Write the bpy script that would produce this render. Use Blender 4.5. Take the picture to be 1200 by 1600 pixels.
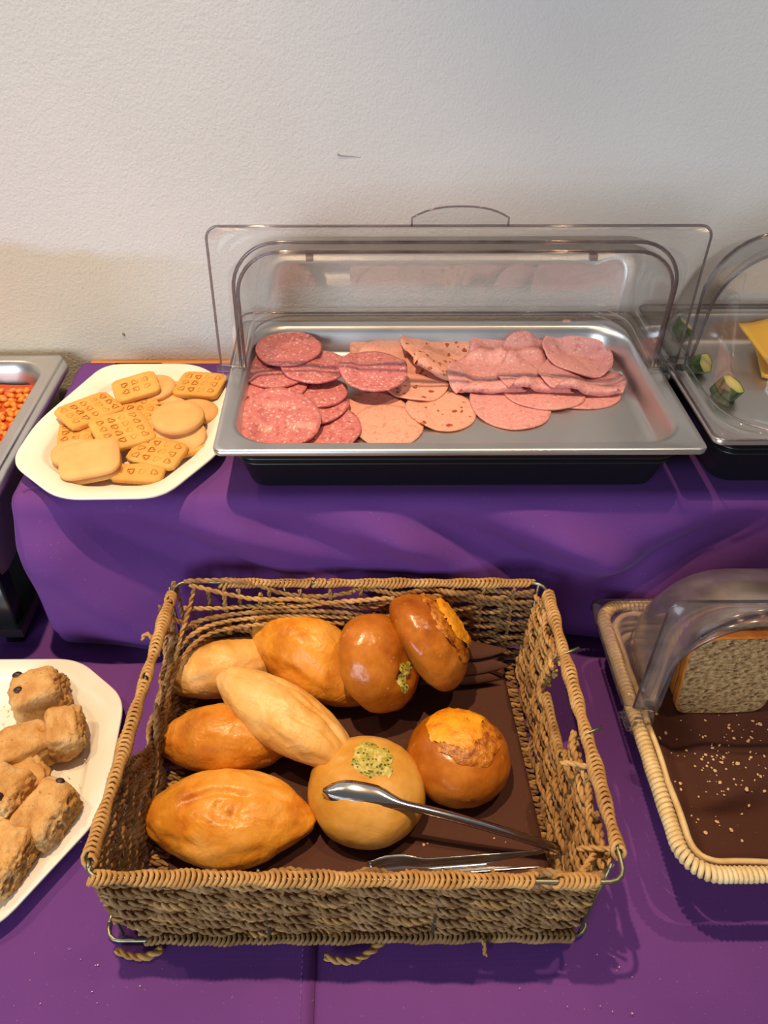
import bpy, math, random
import numpy as np
from mathutils import Vector, Matrix, Euler, noise as mnoise

random.seed(7)
for o in list(bpy.data.objects):
    bpy.data.objects.remove(o)
SC = bpy.context.scene
COL = SC.collection
PI = math.pi
R = math.radians

# ------------------------------------------------------------------ camera, world, lamps, exposure
FPX, CX, PITCH, YAW, CAMH = 1200.0, 555.0, R(40.6), R(0.3), 0.551   # z = 0 is the top of the raised shelf
cam_d = bpy.data.cameras.new('camera')
cam = bpy.data.objects.new('camera', cam_d)
COL.objects.link(cam)
cam.location = (0, 0, CAMH)
cam.rotation_euler = (PI / 2 - PITCH, 0, -YAW)
cam_d.sensor_fit = 'VERTICAL'
cam_d.sensor_height = 36.0
cam_d.lens = 36.0 * FPX / 1600.0
cam_d.shift_x = (600.0 - CX) / 1600.0
cam_d.clip_start = 0.01
SC.camera = cam

world = bpy.data.worlds.new('room_daylight')
SC.world = world
world.use_nodes = True
wb = world.node_tree.nodes['Background']
wb.inputs[0].default_value = (0.86, 0.90, 1.0, 1)
wb.inputs[1].default_value = 0.15


def light(name, kind, loc, target, energy, color, **kw):
    d = bpy.data.lights.new(name, kind)
    d.energy = energy
    d.color = color
    for k, v in kw.items():
        setattr(d, k, v)
    o = bpy.data.objects.new(name, d)
    COL.objects.link(o)
    o.location = loc
    o.rotation_euler = (Vector(target) - Vector(loc)).to_track_quat('-Z', 'Y').to_euler()
    return o


WARM = (1.0, 0.71, 0.42)
light('ceiling_downlight', 'SPOT', (-0.28, 0.58, 1.75), (-0.28, 0.50, 0), 140, WARM, spot_size=R(58), spot_blend=0.9, shadow_soft_size=0.02)
light('ceiling_downlight', 'SPOT', (0.62, 0.58, 1.75), (0.62, 0.50, 0), 56, WARM, spot_size=R(58), spot_blend=0.9, shadow_soft_size=0.02)
light('ceiling_downlight', 'SPOT', (-1.15, 0.62, 1.75), (-0.95, 0.55, 0), 62, WARM, spot_size=R(62), spot_blend=0.9, shadow_soft_size=0.02)
light('window_daylight', 'AREA', (-1.6, -2.6, 0.75), (0, 0.8, 0.2), 92, (0.77, 0.89, 1.0), shape='RECTANGLE', size=1.6, size_y=1.5)

SC.view_settings.view_transform = 'Standard'
SC.view_settings.look = 'None'
SC.view_settings.gamma = 1.0
SC.view_settings.use_curve_mapping = False
SC.view_settings.exposure = 0.0

# pixel of the photograph (1200 x 1600) -> point on a horizontal surface of the scene
_f = Vector((math.sin(YAW) * math.cos(PITCH), math.cos(YAW) * math.cos(PITCH), -math.sin(PITCH)))
_r = Vector((math.cos(YAW), -math.sin(YAW), 0))
_u = _r.cross(_f)


def at(px, py, z):
    d = _f + _r * ((px - CX) / FPX) + _u * ((800 - py) / FPX)
    return Vector((0, 0, CAMH)) + d * ((z - CAMH) / d.z)


TZ = -0.243      # top of the low table
WY = 0.985       # face of the wall

# ------------------------------------------------------------------ material helpers


class NT:
    def __init__(s, name, rough=0.5, metal=0.0, spec=0.5):
        s.m = bpy.data.materials.new(name)
        s.m.use_nodes = True
        s.t = s.m.node_tree
        s.b = s.t.nodes['Principled BSDF']
        s.out = s.t.nodes['Material Output']
        s.b.inputs['Roughness'].default_value = rough
        s.b.inputs['Metallic'].default_value = metal
        s.b.inputs['Specular IOR Level'].default_value = spec
        s._tc = None

    def put(s, sock, v):
        if isinstance(v, bpy.types.NodeSocket):
            s.t.links.new(v, sock)
        elif isinstance(v, (tuple, list)) and len(v) == 3 and sock.type == 'RGBA':
            sock.default_value = (*v, 1)
        else:
            sock.default_value = v

    def n(s, typ, ins=None, **props):
        nd = s.t.nodes.new(typ)
        for k, v in props.items():
            setattr(nd, k, v)
        for k, v in (ins or {}).items():
            s.put(nd.inputs[k], v)
        return nd

    def co(s, scale=(1, 1, 1), rot=(0, 0, 0), loc=(0, 0, 0)):
        if s._tc is None:
            s._tc = s.n('ShaderNodeTexCoord')
        return s.n('ShaderNodeMapping', {'Vector': s._tc.outputs['Object'], 'Scale': scale, 'Rotation': rot, 'Location': loc}).outputs[0]

    def noise(s, scale, detail=3, rough=0.55, vec=None, dist=0.0):
        return s.n('ShaderNodeTexNoise', {'Vector': vec or s.co(), 'Scale': scale, 'Detail': detail, 'Roughness': rough, 'Distortion': dist}).outputs['Fac']

    def voro(s, scale, vec=None, feature='F1', out='Distance', rnd=1.0):
        return s.n('ShaderNodeTexVoronoi', {'Vector': vec or s.co(), 'Scale': scale, 'Randomness': rnd}, feature=feature).outputs[out]

    def ramp(s, fac, stops, interp='LINEAR'):
        nd = s.n('ShaderNodeValToRGB', {'Fac': fac})
        cr = nd.color_ramp
        cr.interpolation = interp
        while len(cr.elements) < len(stops):
            cr.elements.new(0.5)
        for e, (p, c) in zip(cr.elements, stops):
            e.position = p
            e.color = (*c, 1) if len(c) == 3 else c
        return nd.outputs[0]

    def rampf(s, fac, a, b):
        return s.n('ShaderNodeMapRange', {'Value': fac, 'From Min': a, 'From Max': b}).outputs[0]

    def mix(s, fac, a, b, mode='MIX'):
        nd = s.n('ShaderNodeMix', data_type='RGBA', blend_type=mode)
        s.put(nd.inputs[0], fac)
        s.put(nd.inputs[6], a)
        s.put(nd.inputs[7], b)
        return nd.outputs[2]

    def math(s, op, a, b=0.0):
        nd = s.n('ShaderNodeMath', operation=op)
        s.put(nd.inputs[0], a)
        s.put(nd.inputs[1], b)
        return nd.outputs[0]

    def sep(s, vec=None):
        return s.n('ShaderNodeSeparateXYZ', {'Vector': vec or s.co()}).outputs

    def rand(s):
        return s.n('ShaderNodeObjectInfo').outputs['Random']

    def bump(s, h, strength=0.3, dist=0.002):
        nd = s.n('ShaderNodeBump', {'Height': h, 'Strength': strength, 'Distance': dist})
        s.t.links.new(nd.outputs[0], s.b.inputs['Normal'])

    def col(s, c):
        s.put(s.b.inputs['Base Color'], c)
        return s.m

    def set(s, **kw):
        for k, v in kw.items():
            s.put(s.b.inputs[k.replace('_', ' ')], v)
        return s


def hexc(h):
    h = h.lstrip('#')
    v = [int(h[i:i + 2], 16) / 255 for i in (0, 2, 4)]
    return tuple(x / 12.92 if x <= 0.04045 else ((x + 0.055) / 1.055) ** 2.4 for x in v)


MAT = {}


def make_materials():
    # plaster wall
    n = NT('plaster', 0.85, spec=0.25)
    big = n.noise(3.0, 3)
    base = n.mix(n.rampf(big, 0.35, 0.65), (0.66, 0.655, 0.64), (0.70, 0.695, 0.685))
    # yellower patch low on the wall behind the hot dish, with an uneven top edge
    s = n.sep()
    edge = n.math('ADD', n.math('MULTIPLY', n.noise(7, 2), 0.05), n.math('MULTIPLY', s[0], -0.10))
    lvl = n.math('SUBTRACT', n.math('ADD', edge, 0.10), s[2])
    fx = n.rampf(s[0], -0.16, -0.34)
    patch = n.math('MULTIPLY', n.rampf(lvl, -0.004, 0.012), fx)
    base = n.mix(n.math('MULTIPLY', patch, 0.75), base, (0.60, 0.53, 0.39))
    # a wide faint tan tint above the covered trays, stronger lower down
    lvl2 = n.math('SUBTRACT', n.math('ADD', n.math('MULTIPLY', n.noise(4, 2), 0.10), 0.20), s[2])
    st = n.math('MULTIPLY', n.rampf(lvl2, -0.02, 0.05), n.rampf(s[0], 0.0, 0.2))
    base = n.mix(n.math('MULTIPLY', st, 0.3), base, (0.60, 0.54, 0.44))
    tex = n.noise(260, 4, 0.6)
    tex2 = n.noise(90, 2, 0.5)
    h = n.math('ADD', tex, n.math('MULTIPLY', tex2, 0.5))
    n.bump(h, 0.42, 0.0024)
    MAT['wall'] = n.col(base)

    n = NT('orange_wood', 0.5)
    g = n.noise(14, 4, vec=n.co((0.4, 6, 6)))
    MAT['wood'] = n.col(n.ramp(g, [(0.3, hexc('b06a2c')), (0.7, hexc('e09a52'))]))

    def cloth(name, c1, c2, sheen, scl=1500, bs=0.12):
        n = NT(name, 0.8, spec=0.2)
        wx = n.n('ShaderNodeTexWave', {'Vector': n.co(), 'Scale': 260.0, 'Distortion': 0.6}, bands_direction='X').outputs['Fac']
        wy = n.n('ShaderNodeTexWave', {'Vector': n.co(), 'Scale': 260.0, 'Distortion': 0.6}, bands_direction='Y').outputs['Fac']
        w = n.math('ADD', wx, wy)
        f = n.noise(5, 3)
        lint = n.rampf(n.noise(420, 1), 0.74, 0.80)
        c = n.mix(n.rampf(f, 0.3, 0.7), c1, c2)
        c = n.mix(n.math('MULTIPLY', lint, 0.25), c, (0.5, 0.4, 0.5))
        n.bump(n.math('ADD', n.math('MULTIPLY', w, 0.5), n.noise(300, 2)), bs, 0.0006)
        n.set(Sheen_Weight=sheen, Sheen_Roughness=0.4, Sheen_Tint=(0.6, 0.6, 1.0))
        return n.col(c)
    MAT['purple'] = cloth('purple_cloth', (0.118, 0.037, 0.208), (0.146, 0.045, 0.242), 0.12)
    MAT['brown'] = cloth('brown_cloth', (0.070, 0.026, 0.018), (0.085, 0.031, 0.020), 0.05)
    MAT['thread'] = NT('thread', 0.8).col((0.25, 0.10, 0.36))

    def steel(name, c, r, scr=0.15):
        n = NT(name, r, 1.0)
        g = n.noise(30, 4, vec=n.co((1, 14, 14)))
        sm = n.noise(9, 3)
        n.put(n.b.inputs['Roughness'], n.math('ADD', n.math('MULTIPLY', sm, 0.16), r - 0.08))
        n.bump(g, scr, 0.0004)
        return n.col(n.mix(n.rampf(sm, 0.3, 0.7), tuple(x * 0.92 for x in c), c))
    MAT['steel'] = steel('stainless_steel', (0.68, 0.68, 0.675), 0.36)
    MAT['steel_tong'] = steel('polished_steel', (0.62, 0.60, 0.57), 0.16, 0.08)
    MAT['wire'] = steel('olive_wire', (0.30, 0.30, 0.20), 0.45)

    n = NT('black_plastic', 0.35)
    n.bump(n.noise(200, 2), 0.05, 0.0005)
    MAT['black'] = n.col((0.010, 0.010, 0.012))

    def clear(name, tint, haze, hazecol, rough, spec=1.0):
        n = NT(name)
        t = n.t
        tr = n.n('ShaderNodeBsdfTransparent', {'Color': tint})
        gl = n.n('ShaderNodeBsdfGlossy', {'Color': (1, 1, 1), 'Roughness': rough})
        df = n.n('ShaderNodeBsdfDiffuse', {'Color': hazecol})
        sc = n.rampf(n.noise(16, 4, 0.65), 0.35, 0.75)
        m1 = n.n('ShaderNodeMixShader', {0: n.math('MULTIPLY', sc, haze * 2)})
        t.links.new(tr.outputs[0], m1.inputs[1])
        t.links.new(df.outputs[0], m1.inputs[2])
        fr = n.n('ShaderNodeFresnel', {'IOR': 1.5}).outputs[0]
        m2 = n.n('ShaderNodeMixShader', {0: n.math('MULTIPLY', fr, spec)})
        t.links.new(m1.outputs[0], m2.inputs[1])
        t.links.new(gl.outputs[0], m2.inputs[2])
        t.links.new(m2.outputs[0], n.out.inputs[0])
        return n.m
    MAT['clear'] = clear('clear_polycarbonate', (0.985, 0.978, 0.975), 0.014, (0.75, 0.70, 0.68), 0.05, 0.2)
    MAT['clear_edge'] = clear('polycarbonate_edge', (0.72, 0.67, 0.68), 0.08, (0.5, 0.45, 0.47), 0.08, 0.8)  # darker tint stands in for refraction along the plastic's edges
    MAT['hazy'] = clear('hazy_polycarbonate', (0.94, 0.92, 0.92), 0.085, (0.62, 0.55, 0.54), 0.16, 0.5)

    n = NT('white_china', 0.16, spec=0.55)
    MAT['china'] = n.col(n.mix(n.noise(4), (0.80, 0.76, 0.66), (0.84, 0.80, 0.71)))

    # cold cuts
    def meat(name, base1, base2, fat, fatscale, fatlo, fathi, spots=None, dark=None, rough=0.42):
        n = NT(name, rough)
        rnd = n.rand()
        v = n.co()
        off = n.n('ShaderNodeVectorMath', {0: v}, operation='ADD')
        cmb = n.n('ShaderNodeCombineXYZ', {0: n.math('MULTIPLY', rnd, 7.0), 1: n.math('MULTIPLY', rnd, 13.0), 2: 0.0})
        n.t.links.new(cmb.outputs[0], off.inputs[1])
        vec = off.outputs[0]
        warp = n.n('ShaderNodeTexNoise', {'Vector': vec, 'Scale': 90.0, 'Detail': 2.0}).outputs['Color']
        wv = n.n('ShaderNodeVectorMath', {0: warp}, operation='SCALE')
        wv.inputs['Scale'].default_value = 0.008
        w2 = n.n('ShaderNodeVectorMath', {0: vec, 1: wv.outputs[0]}, operation='ADD').outputs[0]
        c = n.mix(n.noise(120, 4, 0.6, vec=vec), base1, base2)
        d = n.voro(fatscale, w2)
        f = n.math('MULTIPLY', n.rampf(d, fathi, fatlo), n.rampf(n.noise(fatscale * 0.45, 1, vec=vec), 0.28, 0.52))
        c = n.mix(f, c, fat)
        if dark:
            c = n.mix(n.math('MULTIPLY', n.rampf(n.noise(190, 2, vec=w2), 0.56, 0.66), 0.7), c, dark)
        if spots:
            dd = n.voro(92, w2)
            sp = n.math('MULTIPLY', n.rampf(dd, 0.30, 0.24), n.rampf(n.noise(48, 0, vec=vec), 0.44, 0.48))
            hue = n.noise(60, 0, vec=vec)
            c = n.mix(sp, c, n.ramp(hue, [(0.45, spots[0]), (0.55, spots[1]), (0.62, spots[2])]))
        n.bump(n.noise(330, 3, vec=w2), 0.18, 0.0008)
        n.set(Subsurface_Weight=0.12, Subsurface_Radius=(0.004, 0.0015, 0.001), Subsurface_Scale=0.4)
        return n.col(c)
    MAT['salami'] = meat('salami', hexc('bd6366'), hexc('cf8280'), hexc('e8b8b0'), 200, 0.16, 0.38, dark=hexc('9c4a50'))
    MAT['mortadella'] = meat('mortadella', hexc('dd9c88'), hexc('e6aa96'), hexc('efbfae'), 260, 0.1, 0.3, dark=hexc('c67f70'))
    MAT['pepper_meat'] = meat('pepper_mortadella', hexc('de9d87'), hexc('e8ac96'), hexc('efbfae'), 260, 0.1, 0.3,
                              spots=(hexc('a8401c'), hexc('c46a18'), hexc('7a5a14')), dark=hexc('d08f7c'))
    MAT['ham'] = meat('pink_ham', hexc('d68f8e'), hexc('dfa3a0'), hexc('ecc2bd'), 200, 0.12, 0.34, dark=hexc('c47a78'))

    # biscuits
    def biscuit(name, c1, c2, c3):
        n = NT(name, 0.65, spec=0.3)
        r = n.rand()
        c = n.mix(n.rampf(n.noise(45, 4), 0.3, 0.7), c1, c2)
        c = n.mix(n.math('MULTIPLY', r, 0.4), c, c3)
        n.bump(n.noise(380, 3), 0.25, 0.0008)
        return n.col(c)
    MAT['bis_heart'] = biscuit('heart_biscuit', hexc('d99a48'), hexc('e3ac5c'), hexc('cf8c3e'))
    MAT['bis_plain'] = biscuit('plain_biscuit', hexc('dca262'), hexc('e6b273'), hexc('d99a54'))
    MAT['bis_cream'] = NT('biscuit_filling', 0.7).col(hexc('b87a3c'))
    MAT['bis_relief'] = biscuit('biscuit_relief', hexc('c07e30'), hexc('cc8a3a'), hexc('b87428'))

    # rolls: crust colour mottled in itself
    def crust(name, pale, gold, brown, lo, hi, rough=0.36, wr=0.25):
        n = NT(name, rough, spec=0.4)
        rnd = n.rand()
        vec = n.n('ShaderNodeVectorMath', {0: n.co()}, operation='ADD')
        cmb = n.n('ShaderNodeCombineXYZ', {0: n.math('MULTIPLY', rnd, 5.0), 1: n.math('MULTIPLY', rnd, 3.0), 2: rnd})
        n.t.links.new(cmb.outputs[0], vec.inputs[1])
        vec = vec.outputs[0]
        f = n.math('ADD', n.math('MULTIPLY', n.noise(17, 4, 0.6, vec=vec), 0.75), n.math('MULTIPLY', n.noise(60, 3, vec=vec), 0.25))
        c = n.ramp(f, [(lo, pale), ((lo + hi) / 2, gold), (hi, brown)])
        c = n.mix(n.math('MULTIPLY', n.rampf(n.voro(70, vec), 0.13, 0.06), 0.22), c, hexc('f2c98a'))
        h = n.math('ADD', n.math('MULTIPLY', n.noise(55, 3, 0.5, vec=vec, dist=0.6), 1.0), n.math('MULTIPLY', n.noise(260, 2, vec=vec), 0.15))
        n.bump(h, wr * 1.6, 0.006)
        n.set(Subsurface_Weight=0.06, Subsurface_Radius=(0.004, 0.002, 0.001), Subsurface_Scale=0.5)
        return n.col(c)
    MAT['roll_gold'] = crust('golden_crust', hexc('e6aa50'), hexc('dc932e'), hexc('bd6c16'), 0.36, 0.66)
    MAT['roll_pale'] = crust('pale_crust', hexc('eabf7c'), hexc('e0a958'), hexc('c98838'), 0.36, 0.72, 0.42)
    MAT['roll_amber'] = crust('amber_crust', hexc('e0a048'), hexc('d3892c'), hexc('b66818'), 0.34, 0.66, 0.32)
    MAT['roll_brown'] = crust('brown_crust', hexc('c98030'), hexc('b2661a'), hexc('934a0e'), 0.34, 0.66, 0.27, 0.12)
    MAT['roll_tan'] = crust('tan_crust', hexc('dcaa5c'), hexc('cf983f'), hexc('be832c'), 0.34, 0.7, 0.36, 0.12)
    n = NT('baked_cheese', 0.45)
    c = n.ramp(n.noise(60, 4, 0.6), [(0.3, hexc('c9760f')), (0.45, hexc('e8981a')), (0.65, hexc('f0aa22'))])
    n.bump(n.noise(150, 3), 0.6, 0.003)
    MAT['cheese_top'] = n.col(c)
    n = NT('caramel_cheese', 0.35)
    n.bump(n.noise(170, 3), 0.8, 0.003)
    MAT['cheese_rim'] = n.col(n.ramp(n.noise(120, 3), [(0.35, hexc('8a4209')), (0.65, hexc('cf8526'))]))
    n = NT('herb_cheese', 0.5)
    d = n.voro(260)
    c = n.ramp(n.noise(110, 3, 0.6), [(0.35, hexc('8f8a2a')), (0.52, hexc('bcae4c')), (0.7, hexc('e0d08a'))])
    c = n.mix(n.math('MULTIPLY', n.rampf(d, 0.45, 0.30), n.rampf(n.noise(90, 1), 0.38, 0.48)), c, hexc('4a4f14'))
    n.bump(n.noise(200, 3), 0.7, 0.003)
    MAT['pesto'] = n.col(c)

    # basket rope
    def rope(name, c1, c2, c3, rough=0.75):
        n = NT(name, rough, spec=0.25)
        f = n.noise(55, 4, 0.6)
        c = n.ramp(f, [(0.3, c1), (0.5, c2), (0.7, c3)])
        c = n.mix(n.math('MULTIPLY', n.rand(), 0.35), c, c2)
        n.bump(n.noise(600, 2), 0.5, 0.0008)
        return n.col(c)
    MAT['rope'] = rope('seagrass_rope', hexc('644528'), hexc('8f6c44'), hexc('b49266'))
    MAT['rope_light'] = rope('seagrass_rope_light', hexc('916738'), hexc('b58a52'), hexc('cfa971'))
    MAT['rattan'] = rope('cream_rattan', hexc('cfae74'), hexc('dfc490'), hexc('e8d3a6'), 0.5)

    # sliced bread
    n = NT('bread_crumb', 0.85, spec=0.15)
    v = n.co((1, 0.5, 1.6))
    h1 = n.noise(150, 4, 0.65, vec=v)
    holes = n.rampf(n.voro(115, v), 0.40, 0.12)
    c = n.ramp(h1, [(0.30, hexc('66492c')), (0.5, hexc('b08c60')), (0.68, hexc('d4b484'))])
    c = n.mix(n.math('MULTIPLY', holes, 0.45), c, hexc('6b5238'))
    n.bump(n.math('SUBTRACT', h1, n.math('MULTIPLY', holes, 0.6)), 1.0, 0.004)
    MAT['bread'] = n.col(c)
    n = NT('bread_crust', 0.6)
    n.bump(n.noise(140, 3), 0.4, 0.002)
    MAT['bread_crust'] = n.col(n.ramp(n.noise(40, 4), [(0.3, hexc('9a5618')), (0.65, hexc('c98232'))]))

    n = NT('rusk', 0.85, spec=0.15)
    h1 = n.noise(120, 5, 0.65)
    c = n.ramp(n.noise(28, 4, 0.6), [(0.33, hexc('b98348')), (0.5, hexc('cf9f62')), (0.68, hexc('dcb880'))])
    c = n.mix(n.rampf(h1, 0.60, 0.75), c, hexc('8d5c2a'))
    n.bump(h1, 0.7, 0.005)
    MAT['rusk'] = n.col(c)
    MAT['raisin'] = NT('raisin', 0.5).col(hexc('35201c'))
    MAT['crumb'] = NT('crumb', 0.85).col(hexc('d8b48a'))
    MAT['bean'] = NT('bean', 0.25).set(Subsurface_Weight=0.1).col(hexc('e0802a'))
    MAT['sauce'] = NT('tomato_sauce', 0.2).col(hexc('b8480e'))
    n = NT('cucumber_skin', 0.3)
    MAT['cuke_skin'] = n.col(n.ramp(n.noise(90, 2), [(0.35, hexc('1d3d12')), (0.65, hexc('4d7a2c'))]))
    n = NT('cucumber_flesh', 0.3)
    sxy = n.sep()
    rr = n.math('SQRT', n.math('ADD', n.math('MULTIPLY', sxy[0], sxy[0]), n.math('MULTIPLY', sxy[1], sxy[1])))
    MAT['cuke_flesh'] = n.col(n.ramp(n.math('MULTIPLY', rr, 50.0), [(0.25, hexc('e6dc8a')), (0.55, hexc('c8cf6a')), (0.9, hexc('8fae48'))]))
    MAT['cheese'] = NT('yellow_cheese', 0.35).set(Subsurface_Weight=0.1).col(hexc('f2b93e'))
    MAT['leaf'] = NT('green_leaf', 0.5).col(hexc('2f4d1c'))


make_materials()

# ------------------------------------------------------------------ mesh helpers


class MB:
    """collects vertices and faces (world coordinates)"""
    def __init__(s):
        s.v, s.f = [], []

    def add(s, vs, fs):
        k = len(s.v)
        s.v.extend([tuple(p) for p in vs])
        s.f.extend([tuple(i + k for i in f) for f in fs])
        return s


def mesh_of(name, mb, mat, origin=(0, 0, 0), smooth=True):
    me = bpy.data.meshes.new(name)
    ox, oy, oz = origin
    me.from_pydata([(x - ox, y - oy, z - oz) for x, y, z in mb.v], [], mb.f)
    for m in (mat if isinstance(mat, (list, tuple)) else [mat]):
        me.materials.append(MAT[m])
    if smooth:
        me.polygons.foreach_set('use_smooth', [True] * len(me.polygons))
    me.update()
    return me


def base_of(o):
    while o.parent:
        o = o.parent
    return o.location


def part(name, mb, mat, parent, smooth=True, label=None):
    me = mesh_of(name, mb, mat, base_of(parent), smooth)
    o = bpy.data.objects.new(name, me)
    COL.objects.link(o)
    o.parent = parent
    if label:
        o['label'] = label
    return o


def tag(o, label, cat, group=None, kind=None):
    o['label'] = label
    if cat:
        o['category'] = cat
    if group:
        o['group'] = group
    if kind:
        o['kind'] = kind
    return o


def thing(name, loc, label, cat, group=None):
    o = bpy.data.objects.new(name, None)
    o.empty_display_size = 0.02
    COL.objects.link(o)
    o.location = loc
    return tag(o, label, cat, group)


def solo(name, mb, mat, label, cat, group=None, kind=None, origin=None, smooth=True):
    a = np.array(mb.v)
    if origin is None:
        origin = ((a[:, 0].min() + a[:, 0].max()) / 2, (a[:, 1].min() + a[:, 1].max()) / 2, a[:, 2].min())
    o = bpy.data.objects.new(name, mesh_of(name, mb, mat, origin, smooth))
    COL.objects.link(o)
    o.location = origin
    return tag(o, label, cat, group, kind)


def structure(name, mb, mat, label=None, smooth=False):
    o = bpy.data.objects.new(name, mesh_of(name, mb, mat, (0, 0, 0), smooth))
    COL.objects.link(o)
    o['kind'] = 'structure'
    if label:
        o['label'] = label
    return o


def solidify(o, t, offset=0.0, rim=None):
    m = o.modifiers.new('thickness', 'SOLIDIFY')
    m.thickness = t
    m.offset = offset
    if rim is not None:
        m.material_offset_rim = rim
    return o


def bevel(o, w, seg=2):
    m = o.modifiers.new('bevel', 'BEVEL')
    m.width = w
    m.segments = seg
    m.limit_method = 'ANGLE'
    return o


def box(mb, x0, x1, y0, y1, z0, z1):
    return mb.add([(x0, y0, z0), (x1, y0, z0), (x1, y1, z0), (x0, y1, z0), (x0, y0, z1), (x1, y0, z1), (x1, y1, z1), (x0, y1, z1)],
                  [(3, 2, 1, 0), (4, 5, 6, 7), (0, 1, 5, 4), (1, 2, 6, 5), (2, 3, 7, 6), (3, 0, 4, 7)])


def loft(mb, rings, cap0=False, cap1=False, closed=True):
    n = len(rings[0])
    vs = [p for r in rings for p in r]
    fs = []
    m = n if closed else n - 1
    for i in range(len(rings) - 1):
        for j in range(m):
            a, b = i * n + j, i * n + (j + 1) % n
            fs.append((a, b, b + n, a + n))
    if cap0:
        fs.append(tuple(range(n - 1, -1, -1)))
    if cap1:
        k = (len(rings) - 1) * n
        fs.append(tuple(range(k, k + n)))
    return mb.add(vs, fs)


def rrect(x0, x1, y0, y1, r, z, seg=8):
    r = max(1e-4, min(r, (x1 - x0) / 2 - 1e-4, (y1 - y0) / 2 - 1e-4))
    out = []
    for cx, cy, a0 in ((x1 - r, y1 - r, 0), (x0 + r, y1 - r, 90), (x0 + r, y0 + r, 180), (x1 - r, y0 + r, 270)):
        for k in range(seg + 1):
            a = R(a0 + 90 * k / seg)
            out.append((cx + r * math.cos(a), cy + r * math.sin(a), z))
    return out


def frames(pts):
    """tangent, normal, binormal along a polyline (parallel transport)"""
    P = np.array(pts, float)
    T = np.gradient(P, axis=0)
    T /= np.linalg.norm(T, axis=1)[:, None] + 1e-12
    up = np.array([0, 0, 1.0]) if abs(T[0][2]) < 0.9 else np.array([1.0, 0, 0])
    N = np.zeros_like(P)
    nn = up - T[0] * (up @ T[0])
    N[0] = nn / np.linalg.norm(nn)
    for i in range(1, len(P)):
        nn = N[i - 1] - T[i] * (N[i - 1] @ T[i])
        l = np.linalg.norm(nn)
        N[i] = nn / l if l > 1e-9 else N[i - 1]
    return P, T, N, np.cross(T, N)


def tube(mb, pts, rad, sides=6, cap=True):
    P, T, N, B = frames(pts)
    n = len(P)
    rad = np.broadcast_to(np.array(rad, float), (n,))
    a = np.arange(sides) * 2 * PI / sides
    V = P[:, None, :] + rad[:, None, None] * (np.cos(a)[None, :, None] * N[:, None, :] + np.sin(a)[None, :, None] * B[:, None, :])
    loft(mb, V.tolist(), cap, cap)
    return mb


def resample(pts, step):
    P = np.array(pts, float)
    d = np.r_[0, np.cumsum(np.linalg.norm(np.diff(P, axis=0), axis=1))]
    n = max(3, int(d[-1] / step) + 1)
    s = np.linspace(0, d[-1], n)
    return np.stack([np.interp(s, d, P[:, k]) for k in range(3)], 1), s


def smooth_path(pts, step, it=3):
    P = np.array(pts, float)
    for _ in range(it):   # Chaikin
        Q = [P[0]]
        for i in range(len(P) - 1):
            Q.append(P[i] * 0.75 + P[i + 1] * 0.25)
            Q.append(P[i] * 0.25 + P[i + 1] * 0.75)
        Q.append(P[-1])
        P = np.array(Q)
    return resample(P, step)


def rope(mb, pts, rad=0.0032, pitch=0.020, step=0.0026, sides=5, ph=0.0, smooth=0, jit=0.12, plies=2):
    P, s = (smooth_path(pts, step, smooth) if smooth else resample(pts, step))
    P, T, N, B = frames(P)
    for k in range(plies):
        a = 2 * PI * s / pitch + 2 * PI * k / plies + ph
        off = rad * 0.50
        w = 1 + jit * np.sin(s * 130 + ph * 3 + k) + jit * np.sin(s * 47 + ph + 2 * k)
        C = P + (np.cos(a) * off)[:, None] * N + (np.sin(a) * off)[:, None] * B
        tube(mb, C, rad * 0.62 * w, sides)
    return mb


def coil(mb, pts, rad, strand, pitch, seg=9, sides=5, jit=0.12, seed=0, slant=0.0):
    """a strand wrapped tightly round a bar"""
    rg = random.Random(seed)
    P, s = resample(pts, pitch / seg)
    P, T, N, B = frames(P)
    a = 2 * PI * s / pitch
    ph = rg.random() * 6
    rr = rad * (1 + jit * np.sin(s * 60 + ph) * 0.6 + jit * np.sin(s * 171 + ph * 2) * 0.5)
    sl = pitch * 0.25 * np.sin(s * 90 + ph)
    C = P + T * (sl + slant * pitch * np.cos(a))[:, None] + (rr * np.cos(a))[:, None] * N + (rr * np.sin(a))[:, None] * B
    tube(mb, C, strand, sides)
    return mb


def ico(sub):
    import bmesh
    bm = bmesh.new()
    bmesh.ops.create_icosphere(bm, subdivisions=sub, radius=1.0)
    vs = [v.co.copy() for v in bm.verts]
    fs = [tuple(v.index for v in f.verts) for f in bm.faces]
    bm.free()
    return vs, fs


ICO = {k: ico(k) for k in (2, 3, 4, 5)}


def nz(p, s, seed=0):
    return mnoise.noise(Vector(p) * s + Vector((seed * 3.7, seed * 1.3, seed * 7.1)))


def sm(x, a, b):
    if a > b:
        return 1 - sm(x, b, a)
    t = min(1.0, max(0.0, (x - a) / (b - a)))
    return t * t * (3 - 2 * t)


# ------------------------------------------------------------------ the setting
mb = MB()
box(mb, -2.2, 2.2, WY, WY + 0.12, -1.0, 1.9)
structure('wall_back', mb, 'wall', 'off-white rough plaster wall behind the buffet')
mb = MB()
box(mb, -2.2, 2.2, -3.2, WY, -1.04, -1.0)
structure('floor', mb, 'wood', 'wooden floor under the buffet table')
# scuff and pit on the plaster
mb = MB()
p = [(-0.03, -0.011)]
tube(mb, [(-0.016, WY - 0.0002, 0.2755), (-0.012, WY - 0.0004, 0.274), (-0.004, WY - 0.0003, 0.2735), (0.012, WY, 0.2722)], [0.0015, 0.0008, 0.0006, 0.0003], 5)
o = structure('trim_1', mb, 'raisin', 'small dark scuff mark on the plaster wall')
o.data.materials[0] = NT('scuff', 0.8).col((0.35, 0.31, 0.27))

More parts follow.
